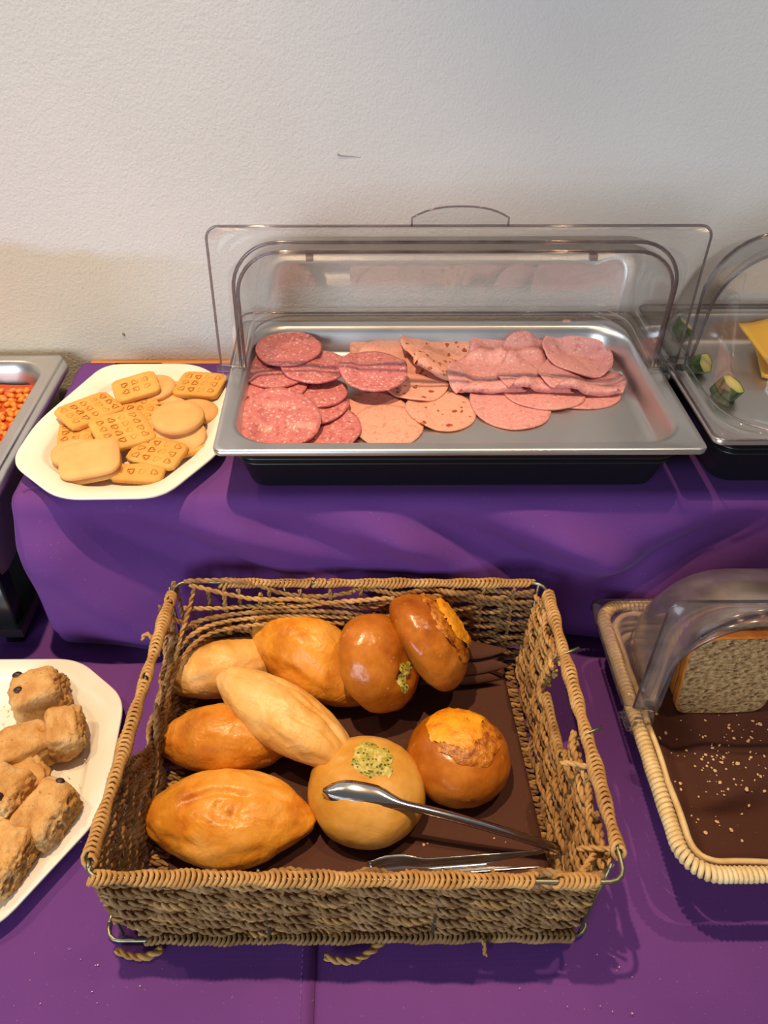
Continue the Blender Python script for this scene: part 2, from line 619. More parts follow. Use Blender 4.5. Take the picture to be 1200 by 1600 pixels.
mb = MB()
tube(mb, [(-0.322, WY - 0.0003, 0.040), (-0.3205, WY - 0.0006, 0.038), (-0.319, WY - 0.0002, 0.0355)], [0.0005, 0.0016, 0.0007], 5)
o = structure('trim_2', mb, 'raisin', 'tiny brown speck on the plaster wall near the biscuits')
o.data.materials[0] = NT('speck', 0.8).col((0.22, 0.15, 0.09))

# the table under the cloths
t = thing('buffet_table', (0, 0.5, -1.0), 'long wooden buffet table hidden under purple cloths', 'table')
mb = MB()
box(mb, -1.3, 1.3, 0.06, WY - 0.004, TZ - 0.035, TZ - 0.004)
part('tabletop', mb, 'wood', t, False)
for sx in (-1.25, 1.25):
    for sy in (0.12, 0.92):
        mb = MB()
        box(mb, sx - 0.025, sx + 0.025, sy - 0.025, sy + 0.025, -1.0, TZ - 0.035)
        part('leg', mb, 'wood', t, False)


def table_cloth(name, x0, x1, z, label, hem_right=None, seed=0):
    """a cloth lying on the low table and hanging over its front edge"""
    mb = MB()
    nx, ny = int((x1 - x0) / 0.012), 84
    rows = []
    for j in range(ny + 1):
        v = j / ny
        row = []
        for i in range(nx + 1):
            x = x0 + (x1 - x0) * i / nx
            L = 0.93 + 0.5
            d = v * L                     # distance from the back edge
            if d < 0.915:
                y, zz, f = 0.965 - d, z, 0
            elif d < 0.945:
                a = (d - 0.915) / 0.03 * PI / 2
                y, zz, f = 0.05 - 0.019 * math.sin(a), z - 0.019 * (1 - math.cos(a)), 0
            else:
                y, zz, f = 0.031, z - 0.019 - (d - 0.945), 1
            if f:
                y -= 0.014 * (1 + math.sin(x * 24 + seed)) * min(1, (d - 0.945) * 5)
            w = 0.0011 * nz((x, y, 0), 9, seed)
            # a soft crease running across in front of the basket
            if not f:
                w += 0.0016 * math.exp(-((y - (0.262 - 0.10 * (x + 0.2))) / 0.006) ** 2) * sm(x, -0.26, -0.18)
            row.append((x, y, zz + w))
        rows.append(row)
    loft(mb, rows, closed=False)
    o = solo(name, mb, 'purple', label, 'tablecloth', 'purple tablecloths on the low table')
    solidify(o, 0.0012, 1.0)
    return o


tc_r = table_cloth('tablecloth', -0.32, 1.28, TZ - 0.0024, 'purple tablecloth under the right half of the low table, passing below the other', seed=2)
tc_l = table_cloth('tablecloth', -1.28, -0.036, TZ, 'purple tablecloth on the left with stitched hem overlapping beside the basket front', seed=5)
# stitched hem of the upper cloth
for k in range(70):
    y = 0.05 + k * 0.0052
    if y > 0.285:
        break
    mb = MB()
    tube(mb, [(-0.0485, y, TZ + 0.0006), (-0.0485, y + 0.0016, TZ + 0.0011), (-0.0485, y + 0.0034, TZ + 0.0006)], 0.00035, 4)
    part('stitch', mb, 'thread', tc_l)

# raised shelf (wooden riser) and its cloth
RX0, RX1, RY0 = -0.386, 1.20, 0.668
mb = MB()
box(mb, RX0 + 0.012, RX1, RY0 + 0.022, WY - 0.001, TZ + 0.002, -0.003)
o = solo('display_riser', mb, 'wood', 'orange wooden riser box showing a thin edge along the wall', 'riser', smooth=False)


def riser_cloth():
    mb = MB()
    # perimeter: back-left corner, down the left side, round the corner, along the front to the right
    per = []
    r = 0.022
    x0, y0, y1 = RX0 - 0.004, RY0 - 0.006, 0.969
    for k in range(60):
        per.append((x0, y1 - (y1 - y0 - r) * k / 60, -1.0, 0.0))
    for k in range(14):
        a = R(180 + 90 * k / 14)
        per.append((x0 + r + r * math.cos(a), y0 + r + r * math.sin(a), math.cos(a), math.sin(a)))
    nfront = 300
    for k in range(nfront + 1):
        per.append((x0 + r + (1.25 - x0 - r) * k / nfront, y0, 0.0, -1.0))
    er = 0.016                # rolled edge radius
    prof = []
    prof.append((-0.12, 0.0, 0.0))
    prof.append((-0.05, 0.0, 0.0))
    for k in range(8):
        a = R(90 * k / 7)
        prof.append((-er + er * math.sin(a), -er * (1 - math.cos(a)), 0.12 * k / 7))
    nd = 40
    for k in range(1, nd + 1):
        d = k / nd
        prof.append((0.0, -er - (0.231 - er) * d, 0.12 + 0.88 * d))
    rows = []
    for off, dz, w in prof:
        row = []
        for x, y, nx_, ny_ in per:
            px, py = x + nx_ * off, y + ny_ * off
            if off < -er:     # inner points on the top
                px = max(px, x0 + min(-off, 0.05))
            z = dz
            s = x
            if ny_ < -0.5:
                out = 0.0
                dd = -dz
                # swags: broad diagonal folds of the hanging cloth
                for (xa, za, xb, zb, amp, wid) in FOLDS:
                    tx, tz = xb - xa, zb - za
                    L = math.hypot(tx, tz)
                    ux, uz = tx / L, tz / L
                    al = (x - xa) * ux + (z - za) * uz
                    ac = -(x - xa) * uz + (z - za) * ux
                    out += amp * math.exp(-(ac / wid) ** 2) * sm(al, -0.05, 0.05) * (1 - sm(al, L - 0.05, L + 0.05))
                out += 0.006 * math.sin(x * 17 + 1.0) * w * w
                out += 0.0025 * nz((x, z * 1.5, 0), 14, 3) * w
                out = max(-0.010, out + 0.012) * sm(dd, 0.0, 0.06)
                # hem tucks in a little at the bottom
                out -= 0.012 * sm(w, 0.86, 1.0)
                py -= out
                if w >= 0.999:
                    z += 0.006 * math.sin(x * 9 + 0.5)
            elif off >= 0:
                px -= 0.004 * w * (1 + math.sin(y * 40))
                px += 0.010 * sm(w, 0.86, 1.0)
            row.append((px, py, z))
        rows.append(row)
    loft(mb, rows, closed=False)
    # flat top sheet joined to the first ring
    k = len(mb.v)
    ring = rows[0]
    back = [(x, 0.969, 0.0) for x, y, z in ring]
    mb.add(ring + back, [(i, i + 1, i + 1 + len(ring), i + len(ring)) for i in range(len(ring) - 1)])
    o = solo('riser_cloth', mb, 'purple', 'purple cloth draped in soft folds over the raised shelf', 'tablecloth')
    solidify(o, 0.0012, -1.0)
    return o


FOLDS = [(-0.31, -0.01, -0.06, -0.17, -0.030, 0.034), (-0.38, -0.05, -0.22, -0.24, 0.022, 0.045), (-0.20, 0.0, 0.04, -0.11, 0.020, 0.020),
         (-0.13, -0.01, 0.08, -0.15, -0.026, 0.026), (-0.02, 0.0, 0.10, -0.07, 0.018, 0.020), (0.07, -0.01, 0.24, -0.12, -0.024, 0.028), (0.18, 0.0, 0.33, -0.10, 0.020, 0.024),
         (0.47, -0.01, 0.30, -0.15, -0.024, 0.03), (0.62, -0.02, 0.50, -0.18, 0.02, 0.04)]
riser_cloth()

# ------------------------------------------------------------------ roll-top covers


def cover_half(name, parent, x0, x1, hy, z, rad, c, a0, a1, af, fx, ff, shell_mat, edge_mat='clear_edge', tab=True, bead=90, na=22):
    """half of a roll-top cover: rounded profile turned about the hinge axis (hy, z), with a flat flange at angle af.
    angles run from the front (0) over the top (90) to the back (180)"""
    prof = [(x0, 0.006)]
    for k in range(6):
        prof.append((x0, 0.006 + (rad - c - 0.006) * (k + 1) / 6))
    for k in range(1, 10):
        a = R(90 * k / 9)
        prof.append((x0 + c - c * math.cos(a), rad - c + c * math.sin(a)))
    for k in range(1, 12):
        prof.append((x0 + c + (x1 - x0 - 2 * c) * k / 12, rad))
    n1 = len(prof)
    for k in range(0, 10):
        a = R(90 * k / 9)
        prof.append((x1 - c + c * math.sin(a), rad - c + c * math.cos(a)))
    for k in range(6):
        prof.append((x1, rad - c - (rad - c - 0.006) * (k + 1) / 6))

    def P(x, r, a):
        return (x, hy - r * math.cos(R(a)), z + r * math.sin(R(a)))
    mb = MB()
    loft(mb, [[P(x, r, a0 + (a1 - a0) * k / na) for x, r in prof] for k in range(na + 1)], closed=False)
    o = part(name, mb, [shell_mat, edge_mat], parent)
    solidify(o, 0.0025, 0.0, 1)
    if bead:       # moulded bead along the edge at the top
        for ang in (bead,):
            mb = MB()
            tube(mb, [P(x, r, ang) for x, r in prof], 0.0021, 6)
            part('bead', mb, edge_mat, o)
    if af is not None and ff > 0:
        cx0, cx1, cr, cc = x0 - fx, x1 + fx, rad + ff, 0.014
        outer = []
        for (x, r) in prof:     # send each profile point to the outer rounded outline
            if r < rad - c + 1e-9 and x < x0 + 1e-6:
                outer.append((cx0, r * (cr - cc) / (rad - c)))
            elif r < rad - c + 1e-9 and x > x1 - 1e-6:
                outer.append((cx1, r * (cr - cc) / (rad - c)))
            elif x < x0 + c:
                a = math.atan2(r - (rad - c), x0 + c - x)
                outer.append((cx0 + cc - cc * math.cos(a), cr - cc + cc * math.sin(a)))
            elif x > x1 - c:
                a = math.atan2(r - (rad - c), x - (x1 - c))
                outer.append((cx1 - cc + cc * math.cos(a), cr - cc + cc * math.sin(a)))
            else:
                u = (x - x0 - c) / (x1 - x0 - 2 * c)
                outer.append((cx0 + cc + u * (cx1 - cx0 - 2 * cc), cr))
        mb = MB()
        loft(mb, [[P(x, r, af) for x, r in prof], [P(x, r, af) for x, r in outer]], closed=False)
        fl = part('flange', mb, [shell_mat, edge_mat], parent)
        solidify(fl, 0.003, 0.0, 1)
        mb = MB()
        tube(mb, [P(x, r, af) for x, r in outer], 0.0015, 6)
        part('flange_lip', mb, edge_mat, fl)
        if tab:
            xm, hw, hh = (x0 + x1) / 2, 0.0515, 0.020
            ring = [(xm - hw, cr)] + [(xm - hw + hw * 2 * k / 16, cr + hh * (0.42 + 0.58 * (1 - abs(k / 8 - 1) ** 2.6))) for k in range(17)] + [(xm + hw, cr)]
            mb = MB()
            mb.add([P(x, r, af) for x, r in ring] , [tuple(range(len(ring)))])
            tb = part('handle_tab', mb, [shell_mat, edge_mat], parent, False)
            solidify(tb, 0.003, 0.0, 1)
            mb = MB()
            tube(mb, [P(x, r, af) for x, r in ring], 0.0011, 5)
            part('tab_edge', mb, edge_mat, tb)
    return o


def hinge(parent, x, hy, z, side):
    mb = MB()
    box(mb, x - 0.012, x + 0.012, hy - 0.012, hy + 0.004, z - 0.006, z + 0.010)
    box(mb, x - 0.004, x + 0.004, hy - 0.016, hy - 0.010, z - 0.014, z + 0.004)
    tube(mb, [(x - 0.018, hy - 0.004, z + 0.006), (x + 0.018, hy - 0.004, z + 0.006)], 0.0042, 8)
    o = part('hinge_clip', mb, 'clear', parent)
    bevel(o, 0.0015)
    return o


def gn_pan(parent, x0, x1, y0, y1, z, depth, name='pan'):
    """stamped steel pan: rolled outer lip, flat rim, sloping walls with rounded corners, flat floor"""
    rw = 0.017
    rings = [rrect(x0, x1, y0, y1, 0.010, z - 0.007),
             rrect(x0 - 0.0005, x1 + 0.0005, y0 - 0.0005, y1 + 0.0005, 0.010, z - 0.002),
             rrect(x0 + 0.0015, x1 - 0.0015, y0 + 0.0015, y1 - 0.0015, 0.010, z),
             rrect(x0 + 0.005, x1 - 0.005, y0 + 0.005, y1 - 0.005, 0.012, z - 0.0012),
             rrect(x0 + rw - 0.003, x1 - rw + 0.003, y0 + rw - 0.003, y1 - rw + 0.003, 0.040, z - 0.0012),
             rrect(x0 + rw, x1 - rw, y0 + rw, y1 - rw, 0.045, z - 0.0025)]
    w = 0.012
    rings.append(rrect(x0 + rw + w * 0.3, x1 - rw - w * 0.3, y0 + rw + w * 0.3, y1 - rw - w * 0.3, 0.046, z - depth * 0.3))
    rings.append(rrect(x0 + rw + w * 0.7, x1 - rw - w * 0.7, y0 + rw + w * 0.7, y1 - rw - w * 0.7, 0.046, z - depth * 0.72))
    for k in range(1, 6):
        a = R(90 * k / 5)
        e = w * 0.7 + 0.012 * (1 - math.cos(a)) 
        e = w * 0.7 + 0.014 * (1 - math.cos(a))
        zz = z - depth * 0.72 - depth * 0.28 * math.sin(a)
        rings.append(rrect(x0 + rw + e, x1 - rw - e, y0 + rw + e, y1 - rw - e, 0.042, zz))
    mb = MB()
    loft(mb, rings, False, True)
    return part(name, mb, 'steel', parent)


def black_base(parent, x0, x1, y0, y1, zt):
    mb = MB()
    e = 0.012
    rings = [rrect(x0 + 0.034, x1 - 0.034, y0 + 0.034, y1 - 0.034, 0.02, 0.0008),
             rrect(x0 + 0.030, x1 - 0.030, y0 + 0.030, y1 - 0.030, 0.022, 0.004),
             rrect(x0 + 0.018, x1 - 0.018, y0 + 0.018, y1 - 0.018, 0.022, zt - 0.020),
             rrect(x0 + 0.013, x1 - 0.013, y0 + 0.013, y1 - 0.013, 0.022, zt - 0.018),
             rrect(x0 + 0.012, x1 - 0.012, y0 + 0.012, y1 - 0.012, 0.022, zt - 0.009)]
    loft(mb, rings, True, False)
    o = part('cooling_base', mb, 'black', parent)
    mb = MB()
    for zz in (zt - 0.026, zt - 0.034):
        f = (zt - 0.020 - zz) / (zt - 0.024)
        q = 0.018 + 0.012 * f
        loft(mb, [rrect(x0 + q, x1 - q, y0 + q, y1 - q, 0.022, zz - 0.0012), rrect(x0 + q - 0.0015, x1 - q + 0.0015, y0 + q - 0.0015, y1 - q + 0.0015, 0.022, zz), rrect(x0 + q, x1 - q, y0 + q, y1 - q, 0.022, zz + 0.0012)])
    part('rib', mb, 'black', o)
    return o


# the meat display in the middle
PX0, PX1, PY0, PY1, PZ = -0.147, 0.377, 0.655, 0.953, 0.075
HY = 0.811
disp = thing('cold_cut_display', ((PX0 + PX1) / 2, (PY0 + PY1) / 2, 0.0), 'steel tray in black base with clear roll-top cover open, holding cold cuts', 'food display')
black_base(disp, PX0, PX1, PY0, PY1, PZ)
gn_pan(disp, PX0, PX1, PY0, PY1, PZ, 0.038)
LZ = PZ + 0.004
cover_half('rear_cover', disp, PX0 + 0.020, PX1 - 0.018, HY, LZ, 0.146, 0.05, 90, 180, 180, 0.02, 0.008, 'clear', tab=False, bead=90)
cover_half('front_cover', disp, PX0 + 0.015, PX1 - 0.013, HY, LZ, 0.1535, 0.052, 93, 177, 93, 0.024, 0.0175, 'clear', bead=93)
for hx, sd in ((PX0 + 0.004, -1), (PX1 - 0.002, 1)):
    hinge(disp, hx, HY, LZ, sd)
for kx in (-0.045, 0.262):       # little stop pegs on the cover rim
    mb = MB()
    box(mb, kx - 0.004, kx + 0.004, HY - 0.006, HY + 0.002, LZ + 0.138, LZ + 0.144)
    part('stop_peg', mb, 'clear_edge', disp, False)

# the salad and cheese display at the right edge
QX0, QX1, QY0, QY1, QZ = 0.384, 0.905, 0.662, 0.972, 0.082
disp2 = thing('salad_display', ((QX0 + QX1) / 2, (QY0 + QY1) / 2, 0.0), 'steel tray in black base under closed clear roll-top cover, with cucumber and cheese', 'food display')
black_base(disp2, QX0, QX1, QY0, QY1, QZ)
gn_pan(disp2, QX0, QX1, QY0, QY1, QZ, 0.038)
HY2 = (QY0 + QY1) / 2 - 0.002
LZ2 = QZ + 0.006
cover_half('rear_cover', disp2, QX0 + 0.022, QX1 - 0.022, HY2, LZ2, 0.143, 0.07, 84, 180, 180, 0.02, 0.010, 'clear', tab=False, bead=84)
cover_half('front_cover', disp2, QX0 + 0.016, QX1 - 0.016, HY2, LZ2, 0.150, 0.07, 0, 96, 0, 0.020, 0.012, 'clear', tab=False, bead=96)
hinge(disp2, QX0 + 0.006, HY2, LZ2, -1)

# ------------------------------------------------------------------ cold cuts (each slice drapes over those beneath it)


class Pile:
    def __init__(s, x0, x1, y0, y1, z, step=0.0025):
        s.x0, s.y0, s.st = x0, y0, step
        s.n, s.m = int((x1 - x0) / step) + 1, int((y1 - y0) / step) + 1
        s.h = np.full((s.m, s.n), z)

    def soft(s, k=2):
        h = s.h.copy()
        for _ in range(k):      # dilate, then blur
            p = np.pad(h, 1, mode='edge')
            h = np.max([p[i:i + s.m, j:j + s.n] for i in range(3) for j in range(3)], axis=0)
        for _ in range(k):
            p = np.pad(h, 1, mode='edge')
            h = sum(p[i:i + s.m, j:j + s.n] for i in range(3) for j in range(3)) / 9
        return h

    def get(s, h, x, y):
        fx = min(max((x - s.x0) / s.st, 0), s.n - 1.001)
        fy = min(max((y - s.y0) / s.st, 0), s.m - 1.001)
        i, j = int(fx), int(fy)
        a, b = fx - i, fy - j
        return h[j, i] * (1 - a) * (1 - b) + h[j, i + 1] * a * (1 - b) + h[j + 1, i] * (1 - a) * b + h[j + 1, i + 1] * a * b

    def stamp(s, x, y, z, rad=0.0030):
        i0, i1 = int((x - rad - s.x0) / s.st), int((x + rad - s.x0) / s.st) + 1
        j0, j1 = int((y - rad - s.y0) / s.st), int((y + rad - s.y0) / s.st) + 1
        for j in range(max(0, j0), min(s.m, j1 + 1)):
            for i in range(max(0, i0), min(s.n, i1 + 1)):
                if s.h[j, i] < z:
                    s.h[j, i] = z


pile = Pile(PX0, PX1, PY0, PY1, PZ - 0.0375)
for j_ in range(pile.m):          # the pan's sloping walls carry slices that reach them
    for i_ in range(pile.n):
        d_ = min(i_, pile.n - 1 - i_, j_, pile.m - 1 - j_) * pile.st
        pile.h[j_, i_] += 0.015 * sm(d_, 0.040, 0.024)


def slice_(name, mat, px, py, r, label, group, ry=None, th=0.0014, fold=None, curl=None, ridge=None, seed=0, lift=0.0004, cat='cold cut', flat=0.0):
    """thin round slice. fold = (direction deg, signed distance of the fold line from the centre);
    curl = (direction deg, start, height); ridge = (direction deg, height)"""
    c = at(px, py, PZ - 0.026)
    h = pile.soft()
    ry = ry or r * 1.08
    NR, NA = 12, 56
    zmax = max(pile.get(h, c.x + r * .8 * q * math.cos(a), c.y + ry * .8 * q * math.sin(a)) for q in (.3, .6, 1) for a in np.arange(0, 6.28, .5)) if flat else 0
    rg = random.Random(seed)
    ph = [rg.random() * 6.28 for _ in range(4)]
    pts = []
    for i in range(NR + 1):
        q = i / NR
        for j in range(NA):
            a = 2 * PI * j / NA
            w = 1 + 0.018 * math.sin(2 * a + ph[0]) + 0.012 * math.sin(3 * a + ph[1]) + 0.007 * math.sin(7 * a + ph[2])
            x, y = r * q * w * math.cos(a), ry * q * w * math.sin(a)
            dz = 0.0004 * math.sin(3 * a + ph[3]) * q
            if fold:
                d = R(fold[0])
                ux, uy = math.cos(d), math.sin(d)
                s_ = x * ux + y * uy - fold[1]
                t_ = -x * uy + y * ux
                rf = fold[2] if len(fold) > 2 else 0.0028
                if s_ > 0:
                    if s_ < PI * rf:
                        s2, zz = rf * math.sin(s_ / rf), rf * (1 - math.cos(s_ / rf))
                    else:
                        s2, zz = -(s_ - PI * rf), 2 * rf + 0.03 * (s_ - PI * rf)
                    s_ = s2
                    dz += zz
                x, y = (s_ + fold[1]) * ux - t_ * uy, (s_ + fold[1]) * uy + t_ * ux
            if curl:
                d = R(curl[0])
                s_ = x * math.cos(d) + y * math.sin(d)
                t_ = -x * math.sin(d) + y * math.cos(d)
                k = sm(s_, curl[1], r)
                dz += curl[2] * k * (1 + 0.3 * math.sin(t_ * 90))
            if ridge:
                d = R(ridge[0])
                t_ = -x * math.sin(d) + y * math.cos(d)
                dz += ridge[1] * math.exp(-(t_ / 0.014) ** 2)
            X, Y = c.x + x, c.y + y
            z = pile.get(h, X, Y)
            z += flat * max(0.0, zmax - z) + lift + dz
            pts.append((X, Y, z))
    mb = MB()
    n = NA
    top = [(x, y, z + th) for x, y, z in pts]
    fs = []
    N = len(pts)
    for i in range(NR):
        for j in range(NA):
            a, b = i * n + j, i * n + (j + 1) % n
            fs.append((a, a + n, b + n, b))
            fs.append((N + a, N + b, N + b + n, N + a + n))
    k = NR * n
    for j in range(NA):
        a, b = k + j, k + (j + 1) % n
        fs.append((a, N + a, N + b, b))
    mb.add(pts + top, fs)
    for x, y, z in pts:
        pile.stamp(x, y, z + th)
    return solo(name, mb, mat, label, cat, group)


GS, GM, GP, GH = 'salami slices on the steel tray', 'plain mortadella slices on the tray', 'pepper mortadella slices on the tray', 'pink ham slices on the tray'
# mortadella first (it lies under the salami)
slice_('mortadella_slice', 'mortadella', 602, 546, 0.046, 'plain mortadella slice furthest back, beside the rear cover', GM, seed=1)
slice_('mortadella_slice', 'mortadella', 606, 566, 0.046, 'plain mortadella slice tucked under the rightmost salami slice', GM, seed=2)
slice_('mortadella_slice', 'mortadella', 585, 635, 0.044, 'plain mortadella slice half covered by salami, behind the front one', GM, seed=3)
slice_('mortadella_slice', 'mortadella', 607, 654, 0.0405, 'plain mortadella slice at the front edge of the tray', GM, seed=4)
slice_('pepper_mortadella_slice', 'pepper_meat', 690, 630, 0.043, 'pepper-flecked mortadella slice nearest the front', GP, ry=0.044, seed=5)
slice_('pepper_mortadella_slice', 'pepper_meat', 650, 588, 0.043, 'pepper-flecked mortadella slice mostly hidden under the folded one', GP, seed=6)
slice_('pepper_mortadella_slice', 'pepper_meat', 682, 548, 0.048, 'pepper-flecked mortadella slice with its left edge rolled over', GP, curl=(205, 0.02, 0.010), seed=7)
slice_('pepper_mortadella_slice', 'pepper_meat', 690, 577, 0.036, 'small pepper-flecked mortadella slice folded under the rolled one', GP, fold=(250, 0.012), seed=8)
slice_('ham_slice', 'ham', 798, 620, 0.049, 'pink ham slice lying flat in front of the folded row', GH, ry=0.056, seed=9)
slice_('ham_slice', 'ham', 905, 604, 0.052, 'pink ham slice flat under the right end of the folded row', GH, ry=0.035, seed=10)
slice_('ham_slice', 'ham', 852, 604, 0.050, 'pink ham slice flat under the middle of the folded row', GH, ry=0.04, seed=11)
slice_('ham_slice', 'ham', 782, 550, 0.040, 'pink ham slice with raised back edge, left one of the rear row', GH, ry=0.05, curl=(90, 0.012, 0.012), seed=12)
slice_('ham_slice', 'ham', 828, 560, 0.038, 'pink ham slice in the rear row, partly hidden under the curled one', GH, ry=0.042, curl=(100, 0.012, 0.005), seed=13)
slice_('ham_slice', 'ham', 764, 586, 0.052, 'folded pink ham slice at the left end of the middle row', GH, ry=0.058, fold=(270, 0.030, 0.0036), seed=14)
slice_('ham_slice', 'ham', 840, 588, 0.050, 'folded pink ham slice in the centre of the middle row', GH, ry=0.058, fold=(270, 0.030, 0.0036), seed=15)
slice_('ham_slice', 'ham', 907, 590, 0.053, 'folded pink ham slice at the right end of the middle row', GH, ry=0.056, fold=(272, 0.030, 0.0036), seed=16)
slice_('ham_slice', 'ham', 902, 554, 0.046, 'pink ham slice with a deep curl along its back edge', GH, ry=0.05, curl=(80, 0.014, 0.016), seed=17)
SAL = [(425, 628, .042, 'salami slice at the far left, under the front one', None),
       (505, 664, .042, 'salami slice at the front, half under the foremost one', None),
       (487, 628, .043, 'salami slice spread wide in the middle of the stack', None),
       (492, 610, .040, 'salami slice below the ridge slice, at the stack\'s right', None),
       (428, 606, .041, 'salami slice third from the top on the left of the stack', None),
       (430, 588, .042, 'salami slice second from the top on the left of the stack', None),
       (490, 585, .040, 'salami slice near the top of the stack, right of the rearmost', (15, 0.002)),
       (452, 564, .0415, 'salami slice at the top rear of the stack', None),
       (582, 593, .042, 'salami slice lying apart over the mortadella, bent along a ridge', (10, 0.006)),
       (434, 662, .0475, 'largest salami slice at the front left corner of the tray', None)]
for k, (px, py, r_, lb, rd) in enumerate(SAL):
    slice_('salami_slice', 'salami', px, py, r_ * 1.04, lb, GS, ridge=rd, seed=30 + k, th=0.0024, lift=0.0008, flat=0.8 if k in (6, 7, 8) else 0.3)

# ------------------------------------------------------------------ salad under the closed cover


def cucumber(px, py, rx, ry, rz, label, r=0.017, zz=0.055):
    c = at(px, py, zz)
    t = thing('cucumber_piece', c, label, 'cucumber', 'cucumber pieces under the closed cover')
    L = 0.012

    def rings(rr, z0, z1, n=26, scal=0.05):
        return [[(c.x + q * math.cos(2 * PI * k / n) * (1 + scal * math.sin(6 * 2 * PI * k / n)), c.y + q * math.sin(2 * PI * k / n) * (1 + scal * math.sin(6 * 2 * PI * k / n)), c.z + z) for k in range(n)] for q, z in zip(rr, (z0, z0 + 0.002, z1 - 0.001, z1))]
    mb = MB()
    loft(mb, rings((r * 0.9, r, r, r * 0.96), -L, L), True, False)
    part('skin', mb, 'cuke_skin', t)
    mb = MB()
    loft(mb, rings((r * 0.965, r * 0.965, r * 0.9, r * 0.4), L - 0.0025, L + 0.0006), False, True)
    part('flesh', mb, 'cuke_flesh', t)
    t.rotation_euler = (R(rx), R(ry), R(rz))


cucumber(1135, 610, 18, 20, 20, 'cut cucumber piece with green skin at the front left of the salad tray', 0.0155)
cucumber(1090, 570, 50, -25, 60, 'small cucumber end lying skin up behind the other cut piece', 0.013)
cucumber(1062, 515, 10, 35, 10, 'pale cucumber slice at the back against the hinge of the salad cover', 0.015, 0.06)


def cheese_slice(px, py, z, yaw, tilt, s, label):
    c = at(px, py, z)
    mb = MB()
    n = 10
    rows = []
    for j in range(n + 1):
        row = []
        for i in range(n + 1):
            u, v = (i / n - .5) * s, (j / n - .5) * s
            row.append((c.x + u, c.y + v, c.z + 0.004 * math.sin(u * 60) + 0.03 * v * tilt))
        rows.append(row)
    loft(mb, rows, closed=False)
    o = solo('cheese_slice', mb, 'cheese', label, 'cheese', 'cheese slices under the closed cover', smooth=True)
    o.rotation_euler = (R(tilt * 12), 0, R(yaw))
    solidify(o, 0.0025)


cheese_slice(1222, 530, 0.075, 12, 1.0, 0.08, 'yellow cheese slice on top, leaning back under the closed cover')
cheese_slice(1240, 562, 0.055, -14, 0.4, 0.085, 'yellow cheese slice lying below the leaning one')

# ------------------------------------------------------------------ hot dish with beans at the left
CX0, CX1, CY0, CY1, CZ = -0.93, -0.397, 0.625, 0.972, 0.012
ch = thing('chafing_dish', ((CX0 + CX1) / 2, (CY0 + CY1) / 2, TZ), 'steel chafing dish with double rim, cut off at the left edge', 'chafing dish')
mb = MB()
loft(mb, [rrect(CX0 + 0.03, CX1 - 0.03, CY0 + 0.03, CY1 - 0.03, 0.03, TZ + 0.12), rrect(CX0 + 0.012, CX1 - 0.012, CY0 + 0.012, CY1 - 0.012, 0.03, CZ - 0.02),
          rrect(CX0, CX1, CY0, CY1, 0.025, CZ - 0.012), rrect(CX0, CX1, CY0, CY1, 0.025, CZ - 0.004), rrect(CX0 + 0.003, CX1 - 0.003, CY0 + 0.003, CY1 - 0.003, 0.025, CZ),
          rrect(CX0 + 0.02, CX1 - 0.02, CY0 + 0.02, CY1 - 0.02, 0.02, CZ)], True, False)
part('water_pan', mb, 'steel', ch)
o = gn_pan(ch, CX0 + 0.008, CX1 - 0.008, CY0 + 0.008, CY1 - 0.006, CZ + 0.005, 0.060, 'food_pan')
for sx in (CX0 + 0.05, CX1 - 0.05):
    for sy in (CY0 + 0.05, CY1 - 0.05):
        mb = MB()
        loft(mb, [rrect(sx - 0.012, sx + 0.012, sy - 0.012, sy + 0.012, 0.004, TZ + 0.001), rrect(sx - 0.016, sx + 0.016, sy - 0.016, sy + 0.016, 0.004, TZ + 0.13)], True, True)
        part('leg', mb, 'black', ch)
mb = MB()
box(mb, CX0 + 0.03, CX1 - 0.03, CY0 + 0.03, CY1 - 0.03, TZ + 0.02, TZ + 0.035)
part('lower_shelf', mb, 'black', ch, False)
SZ = -0.014
mb = MB()
e = 0.026
n = 30
rows = [[(CX0 + 0.03 + (CX1 - CX0 - 0.062) * i / n, CY0 + 0.034 + (CY1 - CY0 - 0.070) * j / n, SZ + 0.0015 * nz((i, j, 0), 0.6)) for i in range(n + 1)] for j in range(n + 1)]
loft(mb, rows, closed=False)
solo('tomato_sauce', mb, 'sauce', 'orange tomato sauce filling the steel hot dish', 'sauce')
bv, bf = ICO[2]
mb = MB()
mb.add([(v.x * 0.0062, v.y * 0.0042 + 0.0012 * (v.x ** 2 - .4), v.z * 0.0040) for v in bv], bf)
bm_mesh = mesh_of('bean', mb, 'bean')
for j in range(20):
    for i in range(8):
        x = -0.520 + i * 0.0112 + random.uniform(-.003, .003) + (j % 2) * 0.005
        y = 0.700 + j * 0.0112 + random.uniform(-.003, .003)
        if x > CX1 - 0.036 or y > CY1 - 0.05:
            continue
        o = bpy.data.objects.new('bean', bm_mesh)
        COL.objects.link(o)
        o.location = (x, y, SZ + 0.001 + random.uniform(0, .0025))
        o.rotation_euler = (random.uniform(-.5, .5), random.uniform(-.5, .5), random.uniform(0, 3.1))
        tag(o, 'baked bean lying in orange tomato sauce in the steel hot dish', 'bean', 'baked beans in the hot dish')

